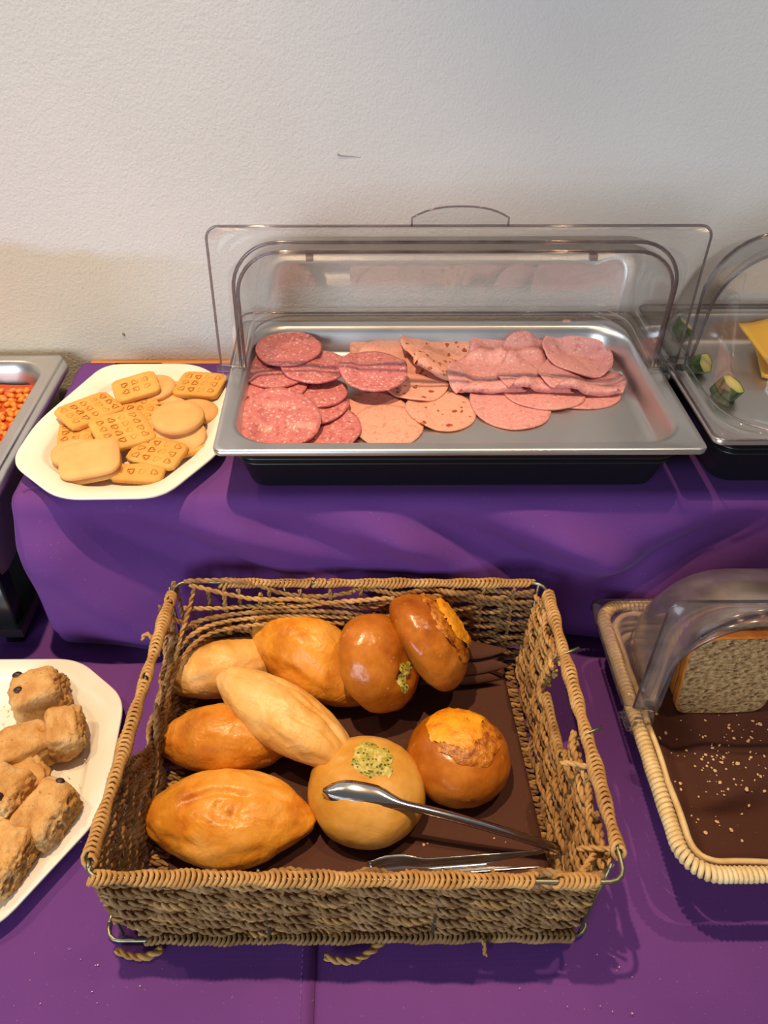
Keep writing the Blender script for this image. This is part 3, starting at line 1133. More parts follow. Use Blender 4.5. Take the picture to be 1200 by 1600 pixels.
mb = MB()
rg = random.Random(11)
for j in range(23):
    for i in range(34):
        x, y = -0.890 + i * 0.0112 + rg.uniform(-.003, .003), 0.676 + j * 0.0112 + rg.uniform(-.003, .003)
        if x > -0.527 and y > 0.694 or x > CX1 - 0.04:
            continue
        a, zz = rg.uniform(0, 3.1), SZ + 0.001 + rg.uniform(0, .0025)
        ca, sa = math.cos(a), math.sin(a)
        mb.add([(x + v.x * .0062 * ca - v.y * .0042 * sa, y + v.x * .0062 * sa + v.y * .0042 * ca, zz + v.z * .004) for v in bv], bf)
solo('bean_layer', mb, 'bean', 'mass of baked beans filling the far left of the hot dish', 'beans', None, 'stuff')

# ------------------------------------------------------------------ plates


def plate(poly, zb, label):
    """octagonal white platter from the outline of its rim"""
    P = np.array(poly)
    c = P.mean(0)
    path = []
    for i in range(len(P)):
        p0, p1, p2 = P[i - 1], P[i], P[(i + 1) % len(P)]
        l0, l1 = np.linalg.norm(p0 - p1), np.linalg.norm(p2 - p1)
        a, b = p1 + (p0 - p1) * min(.45, .026 / l0), p1 + (p2 - p1) * min(.45, .026 / l1)
        path += [tuple((1 - u) ** 2 * a + 2 * u * (1 - u) * p1 + u * u * b) + (0.0,) for u in np.linspace(0, 1, 7)]
    path.append(path[0])
    P, _ = resample(path, 0.005)
    P = P[:-1, :2]
    if np.cross(P[1] - P[0], P[2] - P[1]) < 0 or ((P[:, 0] * np.roll(P[:, 1], -1) - np.roll(P[:, 0], -1) * P[:, 1]).sum() < 0):
        P = P[::-1]
    prof = [(0.62, 0.0006), (0.66, 0.0), (0.70, 0.003), (0.80, 0.010), (0.985, 0.0185), (1.0, 0.0205), (0.997, 0.0225), (0.985, 0.0228),
            (0.90, 0.0198), (0.80, 0.0165), (0.775, 0.0140), (0.75, 0.0085), (0.72, 0.0058), (0.60, 0.0050), (0.3, 0.0050)]
    mb = MB()
    loft(mb, [[(c[0] + (p[0] - c[0]) * s, c[1] + (p[1] - c[1]) * s, zb + z) for p in P] for s, z in prof], True, True)
    return solo('octagonal_plate', mb, 'china', label, 'plate', 'white octagonal plates')


plate([(-.336, .928), (-.212, .928), (-.164, .882), (-.150, .73), (-.205, .641), (-.318, .639), (-.391, .705), (-.386, .785)], 0.0008,
      'white octagonal plate of biscuits on the raised shelf')
plate([(-.345, .616), (-.273, .556), (-.264, .410), (-.338, .294), (-.46, .27), (-.535, .34), (-.545, .51), (-.48, .616)], TZ + 0.002,
      'white octagonal plate of rusks on the low table')

# ------------------------------------------------------------------ biscuits


def heart_outline(n=15):
    out = []
    for k in range(n + 1):
        a = 2 * PI * (k / n)
        x = 16 * math.sin(a) ** 3
        y = 13 * math.cos(a) - 5 * math.cos(2 * a) - 2 * math.cos(3 * a) - math.cos(4 * a)
        out.append((x / 17, y / 17))
    return out


HEART = heart_outline()


def biscuit(kind, px, py, z, w, d, yaw, rx, ry, label, th=0.0075, bite=None, half=False, group='biscuits on the plate'):
    c = at(px, py, z)
    t = thing({'heart': 'heart_biscuit', 'square': 'sandwich_biscuit', 'round': 'round_biscuit'}[kind], c, label, 'biscuit', group)
    n = 64

    def outline(s, zz):
        pts = []
        for k in range(n):
            a = 2 * PI * k / n
            if kind == 'round':
                x, y = w / 2 * math.cos(a), d / 2 * math.sin(a)
            else:
                pw = 7.0 if kind == 'heart' else 4.2
                q = (abs(math.cos(a)) ** pw + abs(math.sin(a)) ** pw) ** (-1 / pw)
                x, y = w / 2 * q * math.cos(a), d / 2 * q * math.sin(a)
                if kind == 'heart':
                    f = 1 + 0.014 * math.cos(28 * a)
                    x, y = x * f, y * f
            x, y = x * s, y * s
            if bite:
                bx, by, br = bite
                dd = math.hypot(x - bx, y - by)
                rr = br * (1 + 0.15 * math.sin(a * 23))
                if dd < rr:
                    x, y = bx + (x - bx) * rr / max(dd, 1e-4), by + (y - by) * rr / max(dd, 1e-4)
                    x, y = (min(max(x, -w / 2), w / 2), min(max(y, -d / 2), d / 2))
            if half and y > 0.15 * d * math.sin(x * 150 + 1) * 0.4:
                y = 0.15 * d * math.sin(x * 150 + 1) * 0.4
            pts.append((c.x + x, c.y + y, c.z + zz + (0.0006 * math.sin(x * 160) if s < .9 else 0)))
        return pts
    mat = 'bis_heart' if kind == 'heart' else 'bis_plain'
    if kind == 'square':       # two layers with filling
        lays = [(0.0, 0.0052, 'biscuit_layer', mat, 1.0), (0.0048, 0.0075, 'filling', 'bis_cream', 0.965), (0.0071, 0.0135, 'biscuit_layer', mat, 1.0)]
    else:
        lays = [(0.0, th, 'biscuit_layer', mat, 1.0)]
    for z0, z1, nm, m, s in lays:
        mb = MB()
        h = z1 - z0
        dome = 0.0012 if kind != 'heart' else 0
        loft(mb, [outline(s * .94, z0), outline(s * .985, z0 + h * .12), outline(s, z0 + h * .4), outline(s * .99, z0 + h * .75), outline(s * .955, z1),
                  outline(s * .7, z1 + dome), outline(s * .35, z1 + dome * 1.3)], True, True)
        part(nm, mb, m, t)
    if kind == 'heart':
        mb = MB()
        sp = 0.0135
        hs = 0.0047
        ny_ = int(d * 0.9 / sp)
        nx_ = int(w * 0.9 / sp)
        for j in range(ny_):
            for i in range(nx_):
                hx, hy = (i - (nx_ - 1) / 2) * sp, (j - (ny_ - 1) / 2) * sp
                if half and hy > -0.004:
                    continue
                if bite and math.hypot(hx - bite[0], hy - bite[1]) < bite[2] + 0.006:
                    continue
                ang = R(90 * ((i + 2 * j) % 4) + 45)
                ca, sa = math.cos(ang), math.sin(ang)
                tube(mb, [(c.x + hx + hs * (u * ca - v * sa), c.y + hy + hs * (u * sa + v * ca), c.z + th + 0.0002) for u, v in HEART], 0.0007, 4)
        if mb.v:
            part('heart_relief', mb, 'bis_relief', t, label='embossed outlines of hearts')
    t.rotation_euler = (R(rx), R(ry), R(yaw))
    return t


biscuit('heart', 122, 682, .012, .045, .05, 12, 0, 0, 'heart-embossed biscuit whose end peeks out under the leftmost one')
biscuit('heart', 141, 646, .021, .075, .050, 46, 6, 4, 'heart-embossed biscuit at the left edge of the biscuit pile')
biscuit('round', 266, 620, .010, .060, .058, 0, 0, 0, 'round plain biscuit at the back beside the rectangular one')
biscuit('round', 240, 612, .019, .060, .050, 20, 8, -6, 'round plain biscuit just under the rear rectangular biscuit')
biscuit('heart', 214, 609, .027, .058, .042, 22, 10, -6, 'rectangular biscuit leaning at the back of the plate')
biscuit('heart', 314, 606, .022, .064, .050, -14, 6, -4, 'heart-embossed biscuit at the right rear rim of the plate')
biscuit('heart', 221, 645, .014, .054, .050, -8, 4, 0, 'browner heart-embossed biscuit with a bite out of its corner', bite=(.026, .022, .014))
biscuit('round', 308, 648, .017, .055, .052, 0, 0, 6, 'round plain biscuit behind the large round one on the right')
biscuit('round', 240, 668, .011, .052, .05, 0, 0, 0, 'round plain biscuit mostly buried in the middle of the pile')
biscuit('round', 282, 684, .018, .064, .056, 0, 18, 0, 'round plain biscuit standing tilted below the large round one')
biscuit('round', 279, 656, .031, .064, .062, 0, 4, 0, 'large round plain biscuit on top at the right of the pile')
biscuit('heart', 192, 677, .024, .066, .066, 32, 6, 3, 'square biscuit embossed with large hearts in the middle of the pile')
biscuit('heart', 289, 697, .010, .045, .05, 30, 0, 0, 'heart-embossed biscuit corner peeking out behind the front right one')
biscuit('heart', 247, 712, .016, .064, .046, -18, 4, 0, 'heart-embossed biscuit at the right front of the pile')
biscuit('heart', 221, 731, .012, .062, .056, -6, 6, 0, 'broken half of a heart-embossed biscuit at the very front', half=True)
biscuit('round', 116, 712, .012, .052, .052, 0, 0, 0, 'plain biscuit half hidden behind the thick sandwich biscuit')
biscuit('square', 144, 727, .015, .069, .064, 14, 4, -3, 'thick rounded sandwich biscuit at the front left of the plate')

# ------------------------------------------------------------------ rusks on the low plate


def rusk(px, py, z, dims, rot, label, seed, raisins=()):
    c = at(px, py, z)
    t = thing('rusk', c, label, 'rusk', 'rusks on the low plate')
    vs, fs = ICO[5]
    mb = MB()
    out = []
    rot_m = Euler([R(a) for a in rot]).to_matrix()
    for v in vs:
        p = 5.0
        q = (abs(v.x) ** p + abs(v.y) ** p + abs(v.z) ** p) ** (-1 / p)
        w = v * q
        # a broken, crumbly face on +x and a rounded top
        k = 1 + 0.16 * nz(w, 1.1, seed) + 0.07 * nz(w, 2.8, seed + 1) + 0.028 * nz(w, 7.0, seed + 2) + 0.014 * nz(w, 16.0, seed + 3)
        if w.x > 0.4:
            k -= (0.26 * abs(nz(w, 4.0, seed + 3)) + 0.10 * abs(nz(w, 11.0, seed + 3))) * sm(w.x, .4, .8)
        w = w * k
        taper = 1 - 0.18 * (w.z + 1) * 0.5 * (1 if seed % 2 else -.4)
        w = rot_m @ Vector((w.x * dims[0] / 2.12 * taper, w.y * dims[1] / 2.12 * taper, w.z * dims[2] / 2.05))
        out.append(w)
    zmin = min(w.z for w in out)
    mb.add([(c.x + w.x, c.y + w.y, c.z + w.z) for w in out], fs)
    part('body', mb, 'rusk', t)
    for (dx, dy, s) in raisins:
        best = max(out, key=lambda w: (w.normalized().dot(Vector((dx, dy, 0.9)).normalized())) + w.length)
        mb = MB()
        v2, f2 = ICO[2]
        mb.add([(c.x + best.x * .97 + v.x * s * (1 + .3 * nz(v, 2, seed)), c.y + best.y * .97 + v.y * s * .8, c.z + best.z * .97 + v.z * s * .7) for v in v2], f2)
        part('raisin', mb, 'raisin', t)


PZ2 = TZ + 0.007
rusk(62, 1082, -.208, (.075, .055, .050), (8, -6, 18), 'rusk with raisins at the back of the low plate', 3, [(-.8, .3, .006), (-.7, -.5, .0055)])
rusk(40, 1170, -.208, (.072, .046, .046), (-5, 8, 35), 'long rusk left of the pale rounded one', 6)
rusk(103, 1143, -.206, (.052, .062, .048), (10, 12, 20), 'pale rounded rusk near the right rim of the low plate', 5)
rusk(42, 1222, -.212, (.045, .045, .040), (0, 10, 50), 'small smooth rusk wedged in the middle of the pile', 8)
rusk(26, 1295, -.213, (.045, .05, .040), (0, 0, 20), 'rusk mostly hidden under the raisin one at the left edge', 10)
rusk(5, 1245, -.196, (.055, .070, .048), (-12, 14, -20), 'rusk with a raisin at the left edge of the photo', 11, [(.25, -.5, .006)])
rusk(74, 1272, -.206, (.058, .078, .050), (6, 14, -24), 'large wedge-shaped rusk with a crumbly right face', 7, [(.4, .9, .0055)])
rusk(6, 1348, -.208, (.050, .072, .046), (8, -8, -16), 'frontmost rusk cut off at the left edge of the photo', 12)


def crumbs(name, spots, mat, label, zf, group=None):
    mb = MB()
    v2, f2 = ICO[2]
    base = [Vector(v) for v in v2]
    import bmesh
    bm = bmesh.new()
    bmesh.ops.create_icosphere(bm, subdivisions=1, radius=1)
    base = [v.co.copy() for v in bm.verts]
    f2 = [tuple(v.index for v in f.verts) for f in bm.faces]
    bm.free()
    for (x, y, s) in spots:
        z = zf(x, y)
        q = [random.uniform(.6, 1.4) for _ in range(3)]
        a = random.uniform(0, 6)
        mb.add([(x + s * (v.x * q[0] * math.cos(a) - v.y * q[1] * math.sin(a)), y + s * (v.x * q[0] * math.sin(a) + v.y * q[1] * math.cos(a)), z + s * .6 * (v.z * q[2] * .7 + .6)) for v in base], f2)
    return solo(name, mb, mat, label, 'crumbs', None, 'stuff', smooth=False)


sp = []
for k in range(70):
    px, py = random.gauss(112, 10), random.gauss(1265, 30)
    q = at(px, py, TZ + .016)
    sp.append((q.x, q.y, random.uniform(.0004, .0012)))
for k in range(40):
    q = at(random.uniform(0, 60), random.uniform(1100, 1140), TZ + .008)
    sp.append((q.x, q.y, random.uniform(.0004, .0016)))
crumbs('plate_crumbs', sp, 'crumb', 'fine rusk crumbs scattered on the low plate', lambda x, y: TZ + .0072 + .012 * sm(x, -.325, -.29))
sp = []
for k in range(26):
    q = at(random.choice([random.gauss(100, 60), random.gauss(930, 50)]), random.uniform(1480, 1590), TZ)
    sp.append((q.x, q.y, random.uniform(.0003, .0008)))
crumbs('table_crumbs', sp, 'crumb', 'a few tiny crumbs on the purple tablecloth', lambda x, y: TZ + .0015)

# ------------------------------------------------------------------ seagrass basket
BX0, BX1, BY0, BY1 = -0.226, 0.222, 0.290, 0.630
BZ0, BZ1 = TZ + 0.004, -0.100
bk = thing('seagrass_basket', ((BX0 + BX1) / 2, (BY0 + BY1) / 2, TZ), 'rectangular seagrass basket on wire frame, full of bread rolls', 'basket')
# wire frame
mb = MB()
top = [(BX0, BY0), (BX1 + 0.006, BY0 - 0.006), (BX1 + 0.004, BY1), (BX0 + 0.018, BY1 + 0.004)]


def wire_loop(mb, pts2, z, r=0.0022, cr=0.016):
    n = len(pts2)
    path = []
    for i in range(n):
        p0, p1, p2 = [np.array(pts2[(i + k) % n], float) for k in (-1, 0, 1)]
        a = p1 + (p0 - p1) / np.linalg.norm(p0 - p1) * cr
        b = p1 + (p2 - p1) / np.linalg.norm(p2 - p1) * cr
        for t_ in np.linspace(0, 1, 7):
            q = (1 - t_) ** 2 * a + 2 * t_ * (1 - t_) * p1 + t_ * t_ * b
            path.append((q[0], q[1], z))
    path.append(path[0])
    P, _ = resample(path, 0.006)
    tube(mb, P, r, 7)


wire_loop(mb, top, BZ1)
wf = part('wire_frame', mb, 'wire', bk)
mb = MB()
wire_loop(mb, [(BX0 - 0.012, BY0 + 0.002), (BX1 + 0.004, BY0 + 0.004), (BX1 - 0.002, BY1 - 0.006), (BX0 + 0.004, BY1 - 0.006)], BZ0 + 0.001)
part('wire_frame', mb, 'wire', bk)
for (x, y) in [(BX0 + .004, BY0 + .008), (BX1 - .004, BY0 + .008), (BX0 + .012, BY1 - .004), (BX1 - .004, BY1 - .004), (-0.08, BY1), (0.075, BY1), (-.08, BY0 + .004), (.075, BY0 + .004)]:
    mb = MB()
    tube(mb, [(x, y, BZ0), (x, y, BZ1 + (0.003 if y < .6 else 0.0))], 0.0018, 6)
    part('upright_wire', mb, 'wire', bk)
# wire ends sticking out past the handle
for yy in (0.522, 0.424):
    mb = MB()
    tube(mb, [(BX1 - 0.006, yy - 0.002, BZ1 - 0.008), (BX1 + 0.004, yy, BZ1 + 0.004), (BX1 + 0.020, yy + 0.005, BZ1 + 0.007)], 0.0017, 6)
    part('wire_end', mb, 'wire', bk)

ST = 0.036


def wall_pt(side, u, z, k, amp=0.0036):
    """point on a woven wall; u runs along the wall, k is the row number (weaves in and out of the stakes)"""
    f = (z - BZ0) / (BZ1 - BZ0)
    wv = amp * math.sin(PI * u / ST + PI * k) + 0.0016 * math.sin(u * 23 + k * 1.7)
    bulge = 0.004 * math.sin(PI * min(1, max(0, f)))
    if side == 'front':
        return (u, BY0 + 0.010 - 0.006 * f - bulge * .4 + wv, z)
    if side == 'back':
        return (u, BY1 - 0.010 + 0.006 * f + wv, z)
    if side == 'right':
        return (BX1 - 0.014 + 0.010 * f + bulge * .5 + wv, u, z)
    return (BX0 + 0.012 - 0.008 * f + wv, u, z)


NROW = 21


def row_z(k, u, seed):
    f = (k + 0.5) / NROW
    return BZ0 + 0.003 + (BZ1 - BZ0 - 0.009) * f + 0.0016 * math.sin(u * 19 + seed * 2 + k * 0.35) + 0.0011 * math.sin(u * 61 + k)


def weave_row(side, u0, u1, zfun, k, mat='rope', rad=0.0034, name='weave_row'):
    n = max(4, int(abs(u1 - u0) / 0.006))
    pts = []
    for i in range(n + 1):
        u = u0 + (u1 - u0) * i / n
        pts.append(wall_pt(side, u, zfun(u), k))
    mb = MB()
    rope(mb, pts, rad, 0.0165 + 0.002 * math.sin(k * 2.1), ph=k * 1.9 + (0.0 if side == 'front' else 1.0), sides=5, step=0.0021, jit=0.18)
    return part(name, mb, mat, bk)


for k in range(NROW):
    # front: full height, a little ragged at the bottom left
    u0 = BX0 + 0.004 + (0.022 * (1 - k / 5) if k < 5 else 0)
    weave_row('front', u0, BX1 - 0.010, lambda u: row_z(k, u, 1), k, 'rope' if k % 6 else 'rope_light')
    # right: with the handle opening
    zf = lambda u: row_z(k, u, 2)
    if k in range(12, 21):
        weave_row('right', BY0 + 0.012, 0.428 + 0.003 * ((k * 7) % 3), zf, k, 'rope_light')
        weave_row('right', 0.514 + 0.004 * (20 - k) * .4, BY1 - 0.012, zf, k, 'rope_light')
    else:
        weave_row('right', BY0 + 0.012, BY1 - 0.012, zf, k, 'rope_light' if k % 3 else 'rope')
    # back: dense on the right, the upper rows worn away on the left
    if k < 13:
        weave_row('back', BX0 + 0.03, BX1 - 0.008, lambda u: row_z(k, u, 3) - (0.012 * (k / 13) * sm(-u, 0.02, 0.2)), k, 'rope')
    else:
        weave_row('back', 0.0 + 0.012 * ((k * 5) % 4), BX1 - 0.008, lambda u: row_z(k, u, 3), k, 'rope')
    # left: intact near the front, sagging towards the back
    if k < 19 and k % 4 != 3:
        def zl(u):
            full = row_z(k, u, 4)
            sag = sm(u, 0.40, 0.47)
            low = BZ0 + 0.004 + (full - BZ0) * 0.52
            up_ = sm(u, 0.56, 0.62) * 0.03 * (k / NROW)
            return full + (low + up_ - full) * sag
        weave_row('left', BY0 + 0.012, BY1 - 0.018, zl, k, 'rope')
    elif k < 21:
        weave_row('left', BY0 + 0.012, 0.408 + 0.004 * (k % 3), lambda u: row_z(k, u, 4), k, 'rope')

# stakes (vertical ropes)
for side, us in (('front', np.arange(BX0 + .02, BX1 - .01, ST)), ('right', np.arange(BY0 + .02, BY1 - .01, ST)), ('back', np.arange(BX0 + .02, BX1 - .01, ST)), ('left', np.arange(BY0 + .02, BY1 - .01, ST))):
    for u in us:
        zt = BZ1 - 0.002
        if side == 'right' and 0.435 < u < 0.515:
            zt = BZ0 + 0.075
        if side == 'left' and 0.42 < u < 0.58:
            zt = BZ0 + 0.06
        if side == 'back' and u < 0:
            zt = BZ1 - 0.004
        mb = MB()
        rope(mb, [wall_pt(side, u, BZ0 + (zt - BZ0) * q, 0, 0.0) for q in (0, .33, .66, 1)], 0.0026, 0.018, ph=u * 40)
        part('stake', mb, 'rope', bk)

# floor of the basket
for k in range(46):
    y = BY0 + 0.020 + k * 0.0068
    mb = MB()
    rope(mb, [(x, y + 0.0006 * math.sin(x * 70 + k), BZ0 + 0.004 + 0.0016 * math.sin(PI * x / 0.018 + PI * k)) for x in np.arange(BX0 + 0.016, BX1 - 0.014, 0.006)], 0.0034, 0.021, step=0.0032, sides=4, ph=k)
    part('floor_row', mb, 'rope' if k % 3 else 'rope_light', bk)

# wrapped rims
for nm, a, b, gaps in (('front', (BX0 + 0.006, BY0), (BX1 - 0.018, BY0 - 0.005), [(0.875, 0.915)]),
                       ('right', (BX1 + 0.006, BY0 + 0.018), (BX1 + 0.004, BY1 - 0.018), []),
                       ('back', (BX0 + 0.070, BY1 + 0.002), (BX1 - 0.012, BY1), [(0.295, 0.305), (0.335, 0.345)]),
                       ('left', (BX0 + 0.001, BY0 + 0.012), (BX0 + 0.017, BY1 - 0.016), [(0.60, 0.612), (0.945, 0.957)])):
    cur = 0.0
    segs = []
    for g0, g1 in gaps:
        segs.append((cur, g0))
        cur = g1
    segs.append((cur, 1.0))
    for i, (s0, s1) in enumerate(segs):
        P0 = np.array([a[0], a[1], BZ1])
        P1 = np.array([b[0], b[1], BZ1])
        mb = MB()
        coil(mb, [P0 + (P1 - P0) * s0, P0 + (P1 - P0) * s1], 0.0050 if nm != 'back' else 0.0040, 0.0021, 0.0047, seed=len(nm) * 7 + i, jit=0.30, slant=0.9)
        part('rim_wrap', mb, 'rope_light', bk)
# bottom wrap at the front
mb = MB()
coil(mb, [(BX0 + 0.030, BY0 + 0.002, BZ0 + 0.004), (BX1 - 0.014, BY0 + 0.003, BZ0 + 0.004)], 0.0042, 0.0021, 0.0050, seed=5, jit=0.3, slant=0.9)
part('rim_wrap', mb, 'rope', bk)
mb = MB()
coil(mb, [(0.2155, 0.434, BZ0 + 0.078), (0.2155, 0.512, BZ0 + 0.078)], 0.0038, 0.0020, 0.0048, seed=8, slant=0.9)
part('handle_wrap', mb, 'rope_light', bk)

# loose ropes: worn back-left corner, and ends under the front
LOOSE = [
    [(-0.196, 0.628, -.093), (-0.15, 0.630, -.092), (-0.11, 0.628, -.098), (-0.085, 0.626, -.112), (-0.04, 0.624, -.117), (0.0, 0.626, -.110)],
    [(-0.190, 0.626, -.096), (-0.15, 0.622, -.108), (-0.11, 0.620, -.117), (-0.06, 0.622, -.116), (-0.01, 0.620, -.127), (0.02, 0.618, -.131), (0.045, 0.62, -.118), (0.085, 0.622, -.112)],
    [(-0.200, 0.618, -.128), (-0.16, 0.620, -.131), (-0.12, 0.621, -.127), (-0.07, 0.619, -.128), (-0.02, 0.620, -.120), (0.01, 0.618, -.116), (0.05, 0.62, -.113)],
    [(-0.214, 0.560, -.150), (-0.200, 0.605, -.142), (-0.16, 0.616, -.140), (-0.11, 0.618, -.133), (-0.06, 0.617, -.131), (-0.01, 0.618, -.135), (0.03, 0.616, -.142)],
    [(-0.214, 0.535, -.165), (-0.203, 0.590, -.155), (-0.17, 0.612, -.148), (-0.12, 0.615, -.141), (-0.06, 0.616, -.138), (0.0, 0.617, -.145), (0.06, 0.618, -.140)],
    [(-0.213, 0.515, -.180), (-0.205, 0.570, -.168), (-0.18, 0.606, -.160), (-0.13, 0.612, -.152), (-0.07, 0.613, -.147), (-0.01, 0.615, -.152)],
    [(-0.209, 0.630, -.095), (-0.212, 0.615, -.115), (-0.208, 0.590, -.140), (-0.214, 0.54, -.172), (-0.212, 0.48, -.205)],
    [(-0.185, 0.628, -.100), (-0.192, 0.618, -.125), (-0.204, 0.580, -.150), (-0.213, 0.53, -.186), (-0.214, 0.47, -.215)],
    [(-0.213, 0.585, -.104), (-0.205, 0.598, -.128), (-0.190, 0.610, -.150), (-0.185, 0.612, -.180)],
    [(-0.216, 0.560, -.104), (-0.205, 0.585, -.136), (-0.197, 0.600, -.165), (-0.19, 0.607, -.200)],
    [(-0.150, 0.627, -.100), (-0.152, 0.622, -.125), (-0.149, 0.620, -.150), (-0.150, 0.618, -.175)],
    [(-0.108, 0.626, -.110), (-0.110, 0.621, -.130), (-0.120, 0.618, -.150), (-0.13, 0.617, -.165)],
    [(-0.214, 0.50, -.150), (-0.211, 0.46, -.178), (-0.208, 0.43, -.196), (-0.212, 0.40, -.21)],
]
for k, L in enumerate(LOOSE):
    mb = MB()
    rope(mb, L, 0.0029, 0.019, ph=k, smooth=3, sides=6)
    part('loose_rope', mb, 'rope_light' if k % 3 else 'rope', bk)
# free rope ends in front
q0, q1, q2, q3 = at(255, 1485, TZ), at(232, 1500, TZ), at(205, 1498, TZ), at(183, 1488, TZ)
mb = MB()
rope(mb, [(a.x, a.y, TZ + .005) for a in (q0, q1, q2, q3)], 0.0034, 0.019, smooth=3, sides=6)
part('rope_end', mb, 'rope_light', bk)
q = [at(600, 1470, TZ), at(580, 1490, TZ), at(555, 1506, TZ), at(525, 1504, TZ), at(508, 1498, TZ)]
mb = MB()
rope(mb, [(a.x, a.y, TZ + .005) for a in q], 0.0034, 0.019, smooth=3, sides=6)
part('rope_end', mb, 'rope_light', bk)
mb = MB()
rope(mb, [(0.121, BY0 - .004, BZ0 + .016), (0.124, BY0 - .009, BZ0 + .008), (0.1225, BY0 - .010, BZ0 + .002), (0.126, BY0 - .012, BZ0 - .002)], 0.0019, 0.014, smooth=2)
part('rope_end', mb, 'rope_light', bk)
mb = MB()
rope(mb, [(BX0 - .004, 0.548, BZ1 - .002), (BX0 + .0, 0.552, BZ1 + .006), (BX0 + .008, 0.548, BZ1 + .002), (BX0 + .012, 0.54, BZ1 - .02)], 0.0024, 0.014, smooth=2)
part('rope_end', mb, 'rope_light', bk)
for a, b in (((0.192, 0.292, -.101), (0.214, 0.318, -.112)), ((0.196, 0.318, -.112), (0.226, 0.312, -.100)), ((0.198, 0.40, -.108), (0.224, 0.392, -.103))):
    mb = MB()
    rope(mb, [a, ((a[0] + b[0]) / 2, (a[1] + b[1]) / 2, -.104), b], 0.0027, 0.016, smooth=2)
    part('loose_rope', mb, 'rope_light', bk)

# ------------------------------------------------------------------ brown napkin in the basket
NZ = BZ0 + 0.0095
mb = MB()
nx, ny = 70, 54
rows = []
for j in range(ny + 1):
    row = []
    for i in range(nx + 1):
        x = -0.188 + 0.382 * i / nx
        y = 0.312 + 0.298 * j / ny
        x += 0.010 * (0.5 - j / ny) * (i / nx)
        z = NZ + 0.0012 * nz((x, y, 0), 14, 2) + 0.0006 * math.sin(x * 40)
        z += 0.010 * sm(y, 0.585, 0.612)
        row.append((x, y, z))
    rows.append(row)
loft(mb, rows, closed=False)
nk = solo('napkin', mb, 'brown', 'dark brown cloth napkin lining the seagrass basket, bunched at the back', 'napkin')
solidify(nk, 0.0014, 1.0)
for k in range(4):       # bunched folds along the back
    mb = MB()
    rows = []
    for i in range(71):
        x = -0.170 + 0.362 * i / 70 - 0.012 * (k % 2)
        cy = 0.606 - 0.0085 * k + 0.0025 * math.sin(x * 33 + k * 1.3)
        cz = NZ + 0.013 + (0.026, 0.018, 0.010, 0.003)[k] + 0.003 * math.sin(x * 21 + k * 2.0)
        tilt = 0.5 + 0.3 * math.sin(x * 26 + k)
        row = []
        for j in range(14):
            a = 2 * PI * j / 14
            e = (sm(i, 0, 9) * (1 - sm(i, 60, 70))) ** .5 * .97 + .03
            u, v = 0.0125 * e * math.cos(a), 0.0042 * e * math.sin(a)
            row.append((x, cy + u * math.cos(tilt) - v * math.sin(tilt), cz + u * math.sin(tilt) + v * math.cos(tilt)))
        rows.append(row)
    loft(mb, rows, True, True)
    part('fold', mb, 'brown', nk)

# ------------------------------------------------------------------ bread rolls


def roll(name, c, L, W, H, rot, mat, label, seed, point=0.45, lump=0.05, creases=(), top=None, dent=0.0, group='bread rolls in the seagrass basket'):
    """c = centre of the roll's underside; L,W,H = length, width, height; point sharpens the ends"""
    t = thing(name, c, label, 'bread roll', group)
    vs, fs = ICO[5]
    out = []
    dirs = []
    for v in vs:
        x, y, z = v
        ax = abs(x)
        wf = (1 - point * ax ** 2.2)
        px = x * (1 + 0.04 * ax)
        py, pz = y * wf, z * wf
        k = 1 + lump * nz(v, 1.6, seed) + lump * 0.55 * nz(v, 3.6, seed + 1) + lump * 0.2 * nz(v, 9, seed + 2)
        px, py, pz = px * k, py * k, pz * k
        if pz < 0:
            pz = -(abs(pz) ** 0.72) * 0.62          # flat-ish underside
        for (cx, cy, ang, ln, dep, wd) in creases:
            ca, sa = math.cos(R(ang)), math.sin(R(ang))
            al = (x - cx) * ca + (y - cy) * sa
            ac = -(x - cx) * sa + (y - cy) * ca
            ac += 0.05 * math.sin(al * 9 + seed)
            if z > -0.2:
                pz -= dep * math.exp(-(ac / wd) ** 2) * math.exp(-(al / ln) ** 4)
        if dent and z > 0:
            r2 = x * x + y * y
            pz -= dent * math.exp(-r2 / 0.09)
        out.append(Vector((px * L / 2, py * W / 2, (pz + 0.62) / 1.62 * H)))
        dirs.append(v)
    mb = MB()
    mb.add([(c[0] + p.x, c[1] + p.y, c[2] + p.z) for p in out], fs)
    body = part('crust', mb, mat, t)
    if top:
        for (ax, thr, m, nm, lift, sd) in top:
            axv = Vector(ax).normalized()
            keep, mp = [], {}
            val = [d.dot(axv) + 0.10 * nz(d, 3.0, sd) + 0.05 * nz(d, 8.0, sd + 1) - thr for d in dirs]
            for f in fs:
                if all(val[i] > 0 for i in f):
                    keep.append(f)
            vv = []
            for f in keep:
                for i in f:
                    if i not in mp:
                        mp[i] = len(vv)
                        nrm = (out[i] - Vector((0, 0, H * .3))).normalized()
                        e = sm(val[i], 0.0, 0.05)
                        hgt = -0.0012 + lift * e * (1 + 0.5 * nz(dirs[i], 12, sd + 4) + 0.5 * nz(dirs[i], 25, sd + 5)) + 0.0012 * e
                        p = out[i] + nrm * hgt
                        vv.append((c[0] + p.x, c[1] + p.y, c[2] + p.z))
            mb = MB()
            mb.add(vv, [tuple(mp[i] for i in f) for f in keep])
            part(nm, mb, m, t)
    t.rotation_euler = tuple(R(a) for a in rot)
    return t


RZ = NZ + 0.001


def rc(px, py, z=-0.205, zb=None):
    p = at(px, py, z)
    return (p.x, p.y, RZ if zb is None else zb)


